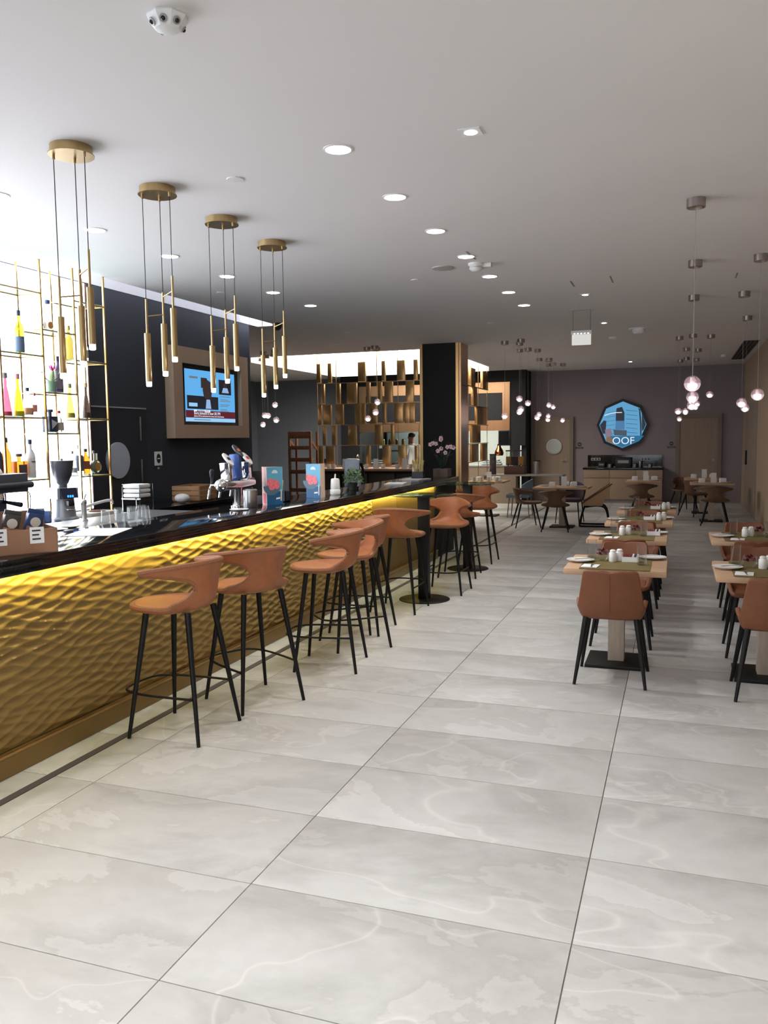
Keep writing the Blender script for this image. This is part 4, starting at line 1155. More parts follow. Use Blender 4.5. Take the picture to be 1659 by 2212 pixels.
puck('ceiling_disc', 'thin round cover in the ceiling past the bar wall corner', 'cover', (-5.007, 12.49, CEIL), [(.055, 0), (.055, -.006), (.001, -.008)])
puck('ceiling_disc', 'thin round cover in the ceiling just before the raised light field', 'cover', (-5.88, 13.95, CEIL), [(.08, 0), (.08, -.006), (.001, -.008)])
puck('dome_sensor', 'shallow white dome on the ceiling behind the exit sign', 'sensor', (-.63, 14.0, CEIL), [(.16, 0), (.16, -.012), (.1, -.012), (.1, -.05), (.07, -.08), (.001, -.085)])
puck('heat_detector', 'small white detector on the ceiling left of the shallow dome', 'detector', (-1.093, 14.99, CEIL), [(.075, 0), (.075, -.02), (.05, -.04), (.001, -.05)])
puck('heat_detector', 'small white detector on the ceiling near the side wall vent', 'detector', (.867, 19.29, CEIL), [(.06, 0), (.06, -.02), (.05, -.05), (.001, -.06)])
t = thing('smoke_detector', 'white smoke detector with a side lamp beside the round loudspeaker', 'detector', (-1.9, 8.12, CEIL))
MB().lathe([(.075, 0), (.075, -.02), (.062, -.03), (.066, -.05), (.04, -.075), (.001, -.078)], seg=28).build('body', M_PLASTIC, t)
MB().box((.1, .03, -.02), (.1, .06, .04), bev=.006).build('side_lamp', M_PLASTIC, t)
for k in range(3):
    MB().lathe([(.067, -.034 - .006 * k), (.067, -.036 - .006 * k)], seg=24, closed=False).build('slot_ring', M_GREYPL, t)
t = thing('multi_lens_camera', 'white faceted ceiling camera with several dark lenses', 'camera', (-1.96, 3.0, CEIL))
t.scale = (.6, .6, .6)
MB().lathe([(.135, 0), (.14, -.012), (.125, -.035), (.085, -.085), (.05, -.095), (.001, -.096)], seg=8).build('housing', mat('camera_white', (224, 226, 228), .35), t, ang=20)
for k, a in enumerate((-2.2, -1.25, -.4, .9, 2.5)):
    p_ = Vector((.108 * math.cos(a), .108 * math.sin(a), -.06))
    nrm = Vector((math.cos(a) * .75, math.sin(a) * .75, -.62)).normalized()
    Mx = Matrix.Translation(p_) @ nrm.to_track_quat('Z', 'Y').to_matrix().to_4x4()
    ln = MB().lathe([(.026, -.006), (.026, .002), (.02, .003)], seg=20).xf(Mx).build('lens_ring', M_GREYPL, t)
    MB().ball((0, 0, 0), .016, 14, 8).xf(Mx).build('lens', mat('lens_black', (16, 16, 20), .08), ln)
puck('dark_dome_camera', 'black dome camera under the end of the ceiling slot', 'camera', (-5.56, 11.1, CEIL), [(.07, 0), (.07, -.03), (.06, -.07), (.03, -.1), (.001, -.105)], C_BLK)
t = thing('exit_sign', 'white lit exit sign hanging from a ceiling track', 'sign', (-1.25, 11.49, CEIL))
MB().b2(-.15, .15, -.012, .012, -.02, 0).build('track', M_GREYPL, t, smooth=False)
for s in (-.115, .115):
    MB().cyl((s, 0, -.29), (s, 0, -.02), .002, seg=5).build('wire', M_WIRE, t)
MB().b2(-.135, .135, -.03, .03, -.34, -.29, bev=.005).build('housing', mat('exit_housing', (206, 206, 206), .4), t)
MB().b2(-.125, .125, -.012, .012, -.48, -.34).build('panel', mat('exit_panel', (236, 236, 232), .4, emit=(240, 238, 230), strength=.35), t, smooth=False)
for k in range(5):
    MB().b2(-.1 + .045 * k, -.08 + .045 * k, -.032, -.029, -.335, -.327).build('led', mat('exit_led', (255, 255, 250), .4, emit=(255, 252, 240), strength=4), t, smooth=False)
t = thing('slot_vent', 'dark four-slot air vent in the ceiling by the side wall', 'vent', (1.2, 18.6, CEIL))
MB().b2(-.12, .16, -2.0, 2.0, -.004, 0).build('frame', mat('vent_frame', (92, 84, 80), .6), t, smooth=False)
for k in range(4):
    MB().b2(-.1 + .065 * k, -.065 + .065 * k, -1.95, 1.95, -.008, -.003).build('slot', M_BLKMATT, t, smooth=False)
for k, (x, y, a, l_) in enumerate(((-1.86, 7.75, .25, .35), (-1.15, 9.6, .3, .35), (-.72, 9.5, .1, .4), (.55, 9.8, -.1, .3))):
    o = MB().b2(-.008, .008, -l_ / 2, l_ / 2, -.003, 0).build('ceiling_slit', mat('slit_dark', (140, 134, 130), .8))
    o.location, o.rotation_euler = (x, y, CEIL), (0, 0, a * 0)
    tag(o, 'narrow dark slit in the ceiling ' + ['beside the smoke detector', 'before the exit sign', 'right of the square spotlight', 'over the side-wall tables'][k], 'slit')

# ------------------------------------------------------------------ seats
def shell_rows():
    #     y      z     halfw  wrap  side-lift
    return [(.268, .748, .040, 0, .000), (.25, .742, .105, 0, .004), (.2, .735, .17, 0, .010), (.12, .729, .215, 0, .018), (.03, .726, .232, 0, .022), (-.06, .727, .232, 0, .026),
            (-.13, .738, .212, .25, .030), (-.175, .765, .172, .6, .012), (-.198, .80, .132, .9, 0), (-.208, .84, .106, 1, 0), (-.215, .875, .103, 1, 0), (-.222, .91, .138, 1, .004),
            (-.23, .942, .205, 1, -.004), (-.238, .968, .258, 1, -.018), (-.246, .992, .282, 1, -.034), (-.252, 1.008, .284, 1, -.046)]
def shell(parent, dz, m=None, mp=None):
    rows = shell_rows()
    N = 12
    def pt(k, t):
        y, z, hw, wr, lf = rows[k]
        x = hw * math.sin(t * PI / 2) if k < 6 else hw * t
        return Vector((x, y + wr * .30 * (abs(x) / .28) ** 2.0, z + lf * t * t + dz))
    vs, fs = [], []
    for k in range(len(rows)):
        for i in range(N + 1):
            vs.append(pt(k, -1 + 2 * i / N))
    for k in range(len(rows) - 1):
        for i in range(N):
            a = k * (N + 1) + i
            fs.append((a, a + 1, a + N + 2, a + N + 1))
    o = MB().add(vs, fs).build('seat_shell', m or M_LEATHER, parent)
    bake(o, [('SUBSURF', dict(levels=1, render_levels=1)), ('SOLIDIFY', dict(thickness=.034, offset=0.0)), ('BEVEL', dict(width=.006, segments=2, limit_method='ANGLE', angle_limit=1.0))])
    o.data.polygons.foreach_set('use_smooth', [True] * len(o.data.polygons))
    loop = [pt(0, t) for t in (-.6, 0, .6)] + [pt(k, 1) for k in range(len(rows))] + [pt(len(rows) - 1, t) for t in (.75, .5, .25, 0, -.25, -.5, -.75)] + [pt(k, -1) for k in range(len(rows) - 1, -1, -1)]
    MB().tube(crom(loop, 3, True), .0175, 8, True).build('edge_stitching', mp or M_LEATHERSEAM, parent)
    return o
def flow_seat(name, zs, foot, top, ring, m=None, mp=None):
    """flared-back leather seat on four tapered legs; zs = shift of the shell"""
    o = thing(name, '', 'stool' if ring else 'chair')
    shell(o, zs, m, mp)
    zt = .722 + zs
    MB().box((0, 0, zt - .006), (.15, .15, .014), bev=.004).build('under_plate', M_BLACK, o)
    for sx in (-1, 1):
        for sy in (-1, 1):
            MB().cyl((sx * foot, sy * foot - .01, 0), (sx * top, sy * top, zt + .004), .0105, .0185, 14).build('leg', M_BLACK, o)
    if ring:
        f = .255 / zt
        r = foot + (top - foot) * f
        R = r + .012
        pth = []
        # rounded bar: straight behind the rear legs, bowed out in front
        pth = crom([(-R, -r, .255), (-R, r * .6, .255), (-R * .72, r + .085, .255), (0, r + .115, .255), (R * .72, r + .085, .255), (R, r * .6, .255), (R, -r, .255)], 5)
        MB().tube(pth, .0075, 8).build('footrest', M_BLACK, o)
    return o
stool0 = flow_seat('bar_stool', 0.0, .228, .135, True)
ST = [(-2.70, 4.065, 180, 'tan leather bar stool nearest the coffee display box'),
      (-2.58, 4.69, 150, 'tan leather bar stool turned slightly towards the beer tap, second along the bar'),
      (-2.43, 5.60, 191, 'tan leather bar stool third along the bar with rear turned to the aisle'),
      (-2.49, 6.23, 222, 'tan leather bar stool swivelled with open seat, fourth along the bar'),
      (-2.62, 6.76, 180, 'tan leather bar stool closest to the bar, fifth along it'),
      (-2.57, 7.68, 90, 'tan leather bar stool facing the pillar at the glass table by carved panel'),
      (-2.38, 8.71, 270, 'tan leather stool, back to the pillar, at the glass table by carved panel'),
      (-2.50, 9.80, 95, 'tan leather bar stool facing the pillar at the glass table nearer the pillar'),
      (-2.54, 10.98, 270, 'tan leather stool, back to the pillar, at the glass table nearer it')]
for k, (x, y, a, lab) in enumerate(ST):
    o = stool0 if k == 0 else copy_tree(stool0)
    o.location, o.rotation_euler = (x, y, 0), (0, 0, math.radians(a - 90))
    tag(o, lab, 'bar stool', 'tan leather bar stools')
# glass high tables
def high_table(label, x, y):
    o = thing('glass_high_table', label, 'bar table', (x, y, 0))
    MB().lathe([(.265, 0), (.265, .006), (.26, .01), (.001, .012)], seg=48).build('base_disc', M_BLACK, o)
    MB().box((0, 0, .545), (.105, .105, 1.075), bev=.006).build('column', M_BLACK, o)
    MB().lathe([(.1, 0), (.1, .006)], (0, 0, 1.08), seg=28).build('top_plate', M_BLACK, o)
    MB().lathe([(.33, 1.088), (.34, 1.09), (.34, 1.098), (.335, 1.1), (.001, 1.1)], seg=56).build('glass_top', M_GLASSG, o)
high_table('round glass high table on a black column beside the carved gold panel', -2.48, 8.22)
high_table('round glass high table on a black column nearer the pillar', -2.53, 10.33)

# flow dining chairs in the far part
flow0 = flow_seat('flared_chair', -.285, .235, .13, False, mat('dark_tan_leather', (104, 76, 56), .55, var=.1, scale=12), mat('dark_tan_stitch', (96, 66, 50), .6))
FC = [(-2.05, 14.92, 95, 'tan flared-back chair standing across the table before the porthole door'),
      (-2.66, 15.48, 20, 'tan flared-back chair beside the blue-grey armchair'),
      (-.68, 17.35, 90, 'tan flared-back chair in front of the black-topped sideboard'),
      (.66, 16.55, 85, 'tan flared-back chair pulled to the table by the side wall'),
      (.35, 18.35, 40, 'tan flared-back chair between the side-wall table and the plain oak door'),
      (.12, 19.6, 300, 'tan flared-back chair right before the plain oak door')]
for k, (x, y, a, lab) in enumerate(FC):
    o = flow0 if k == 0 else copy_tree(flow0)
    o.location, o.rotation_euler = (x, y, 0), (0, 0, math.radians(a - 90))
    tag(o, lab, 'chair', 'flared-back dining chairs')

# shell dining chair
def dining_chair():
    o = thing('dining_chair', '', 'chair')
    # rows from seat front to top of back ; side points lift into low arms
    #  y, z, half width, arm lift, arm forward
    rows = [(.225, .455, .20, .010, 0), (.19, .448, .215, .02, 0), (.1, .442, .225, .055, 0), (.0, .438, .235, .105, 0), (-.08, .436, .240, .135, 0), (-.15, .430, .234, .11, .03),
            (-.205, .448, .226, .075, .04), (-.232, .515, .219, .02, .045), (-.248, .60, .209, 0, .042), (-.26, .68, .196, 0, .038), (-.275, .745, .186, 0, .032), (-.283, .782, .180, -.004, .03)]
    N = 20
    vs, fs = [], []
    def pt(k, t):
        y, z, hw, lf, fw_ = rows[k]
        e = max(0, (abs(t) - .84) / .16)
        notch = -.012 * max(0, 1 - abs(t) / .25) if k == len(rows) - 1 else 0
        return Vector((hw * t, y + fw_ * t * t, z + lf * e ** 1.3 + notch + .008))
    for k in range(len(rows)):
        for i in range(N + 1):
            vs.append(pt(k, -1 + 2 * i / N))
    for k in range(len(rows) - 1):
        for i in range(N):
            a = k * (N + 1) + i
            fs.append((a, a + 1, a + N + 2, a + N + 1))
    s = MB().add(vs, fs).build('seat_shell', M_LEATHER2, o)
    bake(s, [('SUBSURF', dict(levels=1, render_levels=1)), ('SOLIDIFY', dict(thickness=.03, offset=-1.0)), ('BEVEL', dict(width=.007, segments=2, limit_method='ANGLE', angle_limit=1.0))])
    s.data.polygons.foreach_set('use_smooth', [True] * len(s.data.polygons))
    MB().box((0, .01, .475), (.36, .36, .035), bev=.015).build('seat_pad', M_LEATHER2, o)
    MB().tube([Vector((0, rows[k][0] - .0305, rows[k][1] - (.012 if k == len(rows) - 1 else 0) )) for k in range(7, len(rows))], .0022, 5).build('back_seam', mat('seam_dark', (96, 54, 36), .7), o)
    MB().box((0, .03, .434), (.2, .22, .014), bev=.004).build('under_frame', M_BLACK, o)
    for sx in (-1, 1):
        for sy in (-1, 1):
            MB().cyl((sx * .232, sy * .235, 0), (sx * .165, sy * .155, .455), .0105, .02, 14).build('leg', M_BLACK, o)
    return o
chair0 = dining_chair()
def dining_table():
    o = thing('dining_table', '', 'table')
    MB().box((0, 0, .7275), (.70, .72, .045), bev=.012).build('table_top', M_OAK, o)
    MB().box((0, 0, .37), (.115, .115, .70), bev=.003).build('column', M_OAKGREY, o)
    MB().box((0, 0, .012), (.42, .42, .024), bev=.003).build('base_plate', M_BLACK, o)
    return o
table0 = dining_table()
def tumbler(base=.014):
    o = thing('tumbler', '', 'glass')
    MB().lathe([(.0, 0), (.031, 0), (.033, .004), (.035, .145), (.0335, .145), (.031, base), (.0, base)], seg=24, closed=False).build('glass_wall', M_GLASS, o)
    MB().lathe([(.0, .002), (.03, .002), (.03, base), (.0, base)], seg=20, closed=False).build('thick_base', glassy('base_glass', (240, 240, 236), .93, .16), o)
    return o
def shaker():
    o = thing('shaker', '', 'shaker')
    MB().lathe([(.026, 0), (.028, .003), (.028, .062), (.024, .068), (.021, .07)], seg=24).build('body', M_WHITE, o)
    MB().lathe([(.021, .07), (.023, .074), (.022, .082), (.013, .089), (.001, .09)], seg=24).build('cap', M_WHITE, o)
    return o
def plate():
    o = thing('dinner_plate', '', 'plate')
    MB().lathe([(.0, .002), (.06, .0), (.066, .003), (.098, .014), (.102, .017), (.098, .0175), (.065, .007), (.0, .006)], seg=36, closed=False).build('dish', M_WHITE, o)
    MB().box((.035, .0, .022), (.014, .17, .003), rz=-1.0).build('knife', M_STEEL, o)
    return o
def napkin():
    o = thing('napkin', '', 'napkin')
    MB().box((0, 0, .0025), (.115, .135, .005), bev=.001).build('paper', M_PAPER, o)
    MB().box((.012, -.02, .0065), (.009, .1, .002), rz=.15).build('fork_handle', M_STEEL, o)
    MB().box((.006, .042, .0065), (.02, .035, .002), rz=.15).build('fork_head', M_STEEL, o)
    return o
def flower_bowl():
    o = thing('flower_bowl', '', 'vase')
    MB().lathe([(.022, 0), (.026, .004), (.05, .03), (.054, .055), (.046, .08), (.04, .088), (.038, .086), (.05, .056), (.046, .032), (.02, .008)], seg=26, closed=False).build('bowl', M_GLASS, o)
    fl = MB()
    for k in range(34):
        a, e, r = random.uniform(0, 6.28), random.uniform(-.5, 1.4), random.uniform(.015, .04)
        p_ = Vector((r * math.cos(a) * math.cos(e), r * math.sin(a) * math.cos(e), .055 + r * .9 * math.sin(e)))
        q = Matrix.Rotation(random.uniform(0, 6.28), 4, 'Z') @ Matrix.Rotation(random.uniform(-1, 1), 4, 'X')
        fl.add([p_ + q @ Vector(v) for v in ((-.012, 0, 0), (0, -.014, .004), (.012, 0, 0), (0, .016, .004))], [(0, 1, 2, 3)])
    fl.build('blossoms', mat('blossom_red', (116, 18, 42), .5, var=.3, scale=40), o)
    return o
def sachet_box():
    o = thing('sachet_box', '', 'box')
    MB().b2(-.06, .06, -.035, .035, 0, .004).b2(-.06, .06, -.035, -.031, 0, .04).b2(-.06, .06, .031, .035, 0, .04).b2(-.06, -.056, -.035, .035, 0, .04).b2(.056, .06, -.035, .035, 0, .04).build('tray', M_WHITE, o, smooth=False)
    for k in range(7):
        MB().box((-.046 + .0155 * k, 0, .032), (.011, .055, .05), rot=Matrix.Rotation(.25, 3, 'Y')).build('sachet', [mat('sachet_red', (120, 34, 40), .5), M_PAPER, mat('sachet_navy', (46, 50, 84), .5)][0 if k < 4 else 1 + k % 2], o, smooth=False)
    return o
PROTO = dict(tumbler=tumbler(), shaker=shaker(), plate=plate(), napkin=napkin(), bowl=flower_bowl(), box=sachet_box())
USED = set()
def put(kind, loc, rz, label, group):
    p = PROTO[kind]
    o = copy_tree(p) if kind in USED else p
    USED.add(kind)
    o.location, o.rotation_euler = loc, (0, 0, rz)
    return tag(o, label, p['category'], group)
first = {'c': True, 't': True}
def chair_at(x, y, rz, lab):
    o = chair0 if first['c'] else copy_tree(chair0)
    first['c'] = False
    o.location, o.rotation_euler = (x, y, 0), (0, 0, rz)
    tag(o, lab, 'chair', 'brown leather dining chairs')
def table_at(x, y, nm, layout, dn=.43, df=.66, ndx=0, fdx=0):
    o = table0 if first['t'] else copy_tree(table0)
    first['t'] = False
    o.location = (x, y, 0)
    tag(o, 'oak ' + nm, 'table', 'oak dining tables')
    r = MB().box((0, 0, .0012), (.48, .722, .0024)).build('table_runner', M_OLIVE)
    r.location = (x, y, .7505)
    tag(r, 'olive runner lying across the ' + nm, 'table runner', 'olive runners')
    zt = .7502
    zr = .7532
    if dn:
        chair_at(x + ndx, y - dn, 0, 'brown leather chair on the entrance side of the ' + nm)
    if df:
        chair_at(x + fdx, y + df, PI, 'brown leather chair on the back-wall side of the ' + nm)
    for k, (kind, dx, dy, rz, extra) in enumerate(layout):
        onr = abs(dx) < .265
        partial = kind in ('plate', 'napkin', 'box') and abs(dx) < .33
        put(kind, (x + dx, y + dy, zr if (onr or partial) else zt), rz, extra + ' ' + nm, kind + 's on the dining tables')
LA = [('plate', -.265, -.03, 0, 'white plate with knife at the bar-side edge of'), ('plate', .24, .24, 2.6, 'white plate with knife at the wall-side edge of'),
      ('napkin', -.17, -.25, -.1, 'white napkin with fork on'),
      ('tumbler', -.2, .16, 0, 'tall clear tumbler beside the bar-side plate on'), ('tumbler', .175, -.1, 0, 'tall clear tumbler beside the sachet tray on'),
      ('bowl', -.115, .055, 0, 'round glass bowl of dark red blossoms on'),
      ('shaker', -.035, .02, 0, 'white salt shaker on'), ('shaker', .01, .07, 0, 'white pepper shaker on'),
      ('box', .09, .03, 0, 'white sachet tray on')]
LB = [('plate', -.25, -.06, 0, 'white plate with knife at the bar-side edge of'), ('plate', .25, .2, 2.6, 'white plate with knife at the wall-side edge of'),
      ('napkin', -.13, -.24, -.1, 'white napkin with fork on'),
      ('tumbler', -.14, .2, 0, 'tall clear tumbler beside the bar-side plate on'), ('tumbler', .14, -.05, 0, 'tall clear tumbler beside the sachet tray on'),
      ('bowl', .07, .06, 0, 'round glass bowl of dark red blossoms on'),
      ('shaker', -.055, .0, 0, 'white salt shaker on'), ('shaker', -.0, .05, 0, 'white pepper shaker on'),
      ('box', .225, .03, 0, 'white sachet tray on')]
LC = [('plate', -.25, -.06, 0, 'white plate with knife at the bar-side edge of'), ('plate', .26, .2, 2.6, 'white plate with knife at the wall-side edge of'),
      ('napkin', -.15, -.22, -.1, 'white napkin with fork on'),
      ('tumbler', -.14, .2, 0, 'tall clear tumbler beside the bar-side plate on'),
      ('bowl', -.0, .04, 0, 'round glass bowl of dark red blossoms on'), ('box', .1, .0, 0, 'white sachet tray on'),
      ('shaker', .2, -.02, 0, 'white salt shaker on'), ('shaker', .25, .03, 0, 'white pepper shaker on')]
table_at(-.41, 6.30, 'bar-row table furthest from the sideboard', LA)
table_at(-.43, 8.05, 'bar-row table third from the sideboard', LB, dn=.39, df=.56, fdx=.03)
table_at(-.39, 9.56, 'bar-row table second from the sideboard', LC, dn=.31, df=.49)
table_at(-.36, 10.99, 'bar-row table nearest the sideboard', LC, dn=.31, df=.6)
table_at(.60, 6.22, 'wall-row table further from the sideboard', LA)
table_at(.64, 8.18, 'wall-row table nearer the sideboard', LB, dn=.4)

# ------------------------------------------------------------------ far dining group
def round_table(label, x, y, sx, sy):
    o = thing('far_table', label, 'table', (x, y, 0))
    MB().box((0, 0, .735), (sx, sy, .035), bev=.008).build('table_top', M_OAK, o)
    MB().box((0, 0, .37), (.11, .11, .70)).build('column', M_OAKGREY, o)
    MB().box((0, 0, .012), (.42, .42, .024), bev=.003).build('base_plate', M_BLACK, o)
    return o
def mug(loc, label, grp, m=M_WHITE):
    o = thing('mug', label, 'mug', loc, random.uniform(0, 6), grp)
    MB().lathe([(.0, 0), (.034, 0), (.038, .004), (.04, .085), (.037, .085), (.035, .008), (.0, .008)], seg=18, closed=False).build('cup', m, o)
    MB().tube(crom([(.037, 0, .07), (.062, 0, .06), (.058, 0, .03), (.037, 0, .02)], 4), .005, 6).build('handle', m, o)
def card(loc, label, rz, h=.19, w_=.1):
    o = thing('table_card', label, 'menu card', loc, rz)
    a = .03
    MB().add([(-w_ / 2, -a, 0), (w_ / 2, -a, 0), (w_ / 2, 0, h), (-w_ / 2, 0, h), (-w_ / 2, -a + .002, 0), (w_ / 2, -a + .002, 0)], [(0, 1, 2, 3), (4, 3, 2, 5), (0, 4, 5, 1), (0, 3, 4), (1, 5, 2)]).build('front_leaf', M_PAPER, o, smooth=False)
    MB().add([(-w_ / 2, a, 0), (w_ / 2, a, 0), (w_ / 2, .001, h), (-w_ / 2, .001, h), (-w_ / 2, a - .002, 0), (w_ / 2, a - .002, 0)], [(0, 3, 2, 1), (4, 5, 2, 3), (0, 1, 5, 4), (0, 4, 3), (1, 2, 5)]).build('back_leaf', M_PAPER, o, smooth=False)
FT = [('oak table before the porthole door', -2.02, 15.62, 1.0, .72), ('oak table in front of the black-topped sideboard', -.66, 18.0, .7, .7), ('oak table beside the side wall panels', .62, 17.3, .8, .7), ('oak table right beside the plain oak door', .5, 19.1, .75, .7), ('oak table beside the brass screen end', -3.84, 17.5, .8, .8)]
for lab, x, y, sx, sy in FT:
    round_table(lab, x, y, sx, sy)
    for s in (-1, 1):
        put('plate', (x + s * (sx / 2 - .15), y - .12 * s, .7532), 0, ('bar-side' if s < 0 else 'wall-side') + ' white plate on the ' + lab, 'plates on the far tables')
    for k in range(2):
        t = thing('napkin_box', ('bar-side', 'wall-side')[k] + ' white napkin block on the ' + lab, 'napkin box', (x - .18 + .38 * k, y - .05 + .1 * k, .7532), .2 * k, 'napkin blocks on the far tables')
        MB().box((0, 0, .045), (.12, .1, .085), bev=.02).build('napkins', M_PAPER, t)
        MB().box((0, 0, .004), (.13, .11, .006)).build('tray', M_WHITE, t, smooth=False)
    card((x + .03, y - .02, .7532), 'white folded menu card on the ' + lab, .1)
    for k in range(2):
        put('shaker', (x + .02 + .06 * k, y + .2, .7532), 0, 'white shaker on the ' + lab, 'shakers on the far tables')
def armchair(name, label, x, y, rz, m, leg):
    """upholstered armchair: cushion seat, wrap-around back, four legs"""
    o = thing(name, label, 'chair', (x, y, 0), rz)
    MB().box((0, .02, .45), (.48, .48, .07), bev=.03).build('seat', m, o)
    vs, fs = [], []
    N = 16
    for k, (z, r) in enumerate(((.44, .24), (.56, .27), (.68, .285), (.80, .29))):
        for i in range(N + 1):
            a = math.radians(200 + 140 * i / N)
            drop = .12 * (abs(i / N - .5) * 2) ** 2 * (k / 3)
            vs.append((r * math.cos(a) * 1.02, r * math.sin(a) * .95 + .02, z - drop))
    for k in range(3):
        for i in range(N):
            a = k * (N + 1) + i
            fs.append((a, a + 1, a + N + 2, a + N + 1))
    b = MB().add(vs, fs).build('backrest', m, o)
    bake(b, [('SOLIDIFY', dict(thickness=.04, offset=0.0)), ('BEVEL', dict(width=.012, segments=2))])
    for sx in (-1, 1):
        for sy in (-1, 1):
            MB().cyl((sx * .23, sy * .23, 0), (sx * .19, sy * .19, .43), .009, .014, 10).build('leg', leg, o)
armchair('armchair', 'blue-grey upholstered armchair with steel legs at the table beside brass screen', -3.12, 17.35, math.radians(90), mat('bluegrey_fabric', (108, 124, 138), .8), mat('leg_grey', (120, 120, 124), .4, .6))
armchair('armchair', 'dark plum upholstered armchair at the table before porthole door', -1.98, 16.42, math.radians(175), mat('plum_fabric', (74, 56, 70), .8), M_BLACK)
armchair('armchair', 'dusty pink upholstered chair behind the brass screen', -6.9, 17.6, math.radians(180), mat('pink_fabric', (156, 96, 92), .8), M_BLACK)
# cantilever chair
t = thing('cantilever_chair', 'beige cantilever chair with sloping arms on a black sled frame', 'chair', (-1.42, 15.9, 0), math.radians(4))
m_be = mat('beige_leather', (176, 140, 102), .5)
for s in (-1, 1):
    tri = MB().add([(-.24, 0, .40), (.1, 0, .40), (.26, 0, .80), (-.24, .018, .40), (.1, .018, .40), (.26, .018, .80), (-.25, 0, .44), (-.25, .018, .44)], [(0, 1, 2, 6), (3, 7, 5, 4), (0, 3, 4, 1), (1, 4, 5, 2), (2, 5, 7, 6), (6, 7, 3, 0)]).xf(Matrix.Translation((0, s * .25 - .009, 0)))
    tri.build('arm_panel', m_be, t, smooth=False)
    MB().tube([(-.26, s * .26, .445), (.27, s * .26, .81)], .012, 8).build('arm_piping', mat('arm_brown', (96, 62, 44), .5), t)
    MB().tube(crom([(.22, s * .22, .05), (.14, s * .22, .37), (-.18, s * .22, .38), (-.24, s * .22, .32), (-.3, s * .22, .06), (-.26, s * .22, .018), (.25, s * .22, .016)], 5), .018, 8).build('sled_frame', M_BLACK, t)
MB().add([(.1, -.25, .4), (.1, .25, .4), (.27, .25, .81), (.27, -.25, .81), (.08, -.25, .41), (.08, .25, .41), (.245, .25, .81), (.245, -.25, .81)], [(0, 1, 2, 3), (4, 7, 6, 5), (0, 4, 5, 1), (1, 5, 6, 2), (2, 6, 7, 3), (3, 7, 4, 0)]).build('backrest', m_be, t, smooth=False)
MB().box((-.07, 0, .42), (.34, .5, .05), bev=.015).build('seat', mat('seat_brown', (120, 80, 56), .5), t)

# sideboard
t = thing('sideboard', 'oak sideboard with black top and splashback under the octagon screen', 'sideboard')
MB().b2(-2.25, -.36, 21.45, 21.98, .08, .84).build('body', mat('sideboard_oak', (150, 128, 106), .6, var=.05, scale=4), t, smooth=False)
MB().b2(-2.22, -.4, 21.5, 21.98, 0, .08).build('plinth', M_GREYPL, t, smooth=False)
for k in range(3):
    a = -2.245 + .63 * k
    MB().b2(a + .004, a + .624, 21.43, 21.452, .1, .62, bev=.003).build('door', mat('sideboard_front', (156, 134, 112), .6), t)
    MB().b2(a + .004, a + .624, 21.43, 21.452, .632, .83, bev=.003).build('drawer', mat('sideboard_front', (156, 134, 112)), t)
MB().b2(-2.27, -.34, 21.42, 21.99, .84, .885, bev=.003).build('top', M_GRAN, t)
MB().b2(-2.2, -.38, 21.96, 21.992, .885, 1.19).build('splashback', M_GRAN, t, smooth=False)
for k, x in enumerate((-2.0, -.78)):
    s_ = MB().b2(x - .12, x + .12, 21.948, 21.962, 1.05, 1.12, bev=.002).build('socket', mat('socket_grey', (170, 170, 172), .4), t)
    for q in range(3):
        MB().cyl((x - .075 + .075 * q, 21.946, 1.085), (x - .075 + .075 * q, 21.95, 1.085), .022, seg=14).build('socket_hole', C_BLK, s_)
for k, (x, w_, h_, lab, cl) in enumerate(((-1.83, .16, .12, 'small dark radio on the sideboard under the left socket', (40, 40, 46)), (-1.3, .38, .24, 'black flat drinks machine in the centre of the sideboard', (18, 18, 20)), (-.9, .1, .18, 'steel milk jug on the sideboard', (140, 140, 142)))):
    o = thing(['table_radio', 'drinks_machine', 'milk_jug'][k], lab, ['radio', 'machine', 'jug'][k], (x, 21.7, .8855))
    if k == 2:
        MB().lathe([(.05, 0), (.055, .01), (.045, .12), (.05, .17), (.046, .17), (.04, .12), (.0, .02)], seg=20, closed=False).build('body', M_STEEL, o)
        MB().tube(crom([(.045, 0, .15), (.09, 0, .13), (.085, 0, .06), (.05, 0, .04)], 4), .006, 6).build('handle', M_STEEL, o)
    else:
        MB().box((0, 0, h_ / 2), (w_, .2, h_), bev=.012).build('body', mat('dev_%d' % k, cl, .35), o)
        MB().box((0, -.101, h_ * .6), (w_ * .7, .004, h_ * .3)).build('panel', M_GREYPL, o, smooth=False)
for k in range(3):
    mug(((-1.62, -1.02, -.66)[k], 21.6, .8855), 'small pale mug among the machines on the sideboard', 'mugs on the sideboard', M_GREYPL)
# octagon screen
oc = thing('octagon_screen', 'octagonal black-framed wall screen showing a blue building picture', 'screen', (-1.345, 21.995, 1.955))
def octo(r, d0, d1, m, name, par):
    pts = [(r * math.sin(k * PI / 4) * .98, r * math.cos(k * PI / 4)) for k in range(8)]
    n = 8
    vs = [(x, d0, z) for x, z in pts] + [(x, d1, z) for x, z in pts]
    fs = [(i, (i + 1) % n, n + (i + 1) % n, n + i) for i in range(n)] + [tuple(range(n)), tuple(range(n, 2 * n))[::-1]]
    return MB().add(vs, fs).build(name, m, par, smooth=False)
octo(.655, 0, -.07, C_BLK, 'frame', oc)
scr2 = octo(.585, -.06, -.074, emis('octo_sky', (96, 172, 220), .8), 'display', oc)
def op(poly, m, name='picture', k=1):
    n = len(poly)
    y_ = -.074 - .0015 * k
    vs = [(x, y_, z) for x, z in poly] + [(x, y_ + .001, z) for x, z in poly]
    fs = [(i, (i + 1) % n, n + (i + 1) % n, n + i) for i in range(n)] + [tuple(range(n)), tuple(range(n, 2 * n))[::-1]]
    MB().add(vs, fs).build(name, m, scr2, smooth=False)
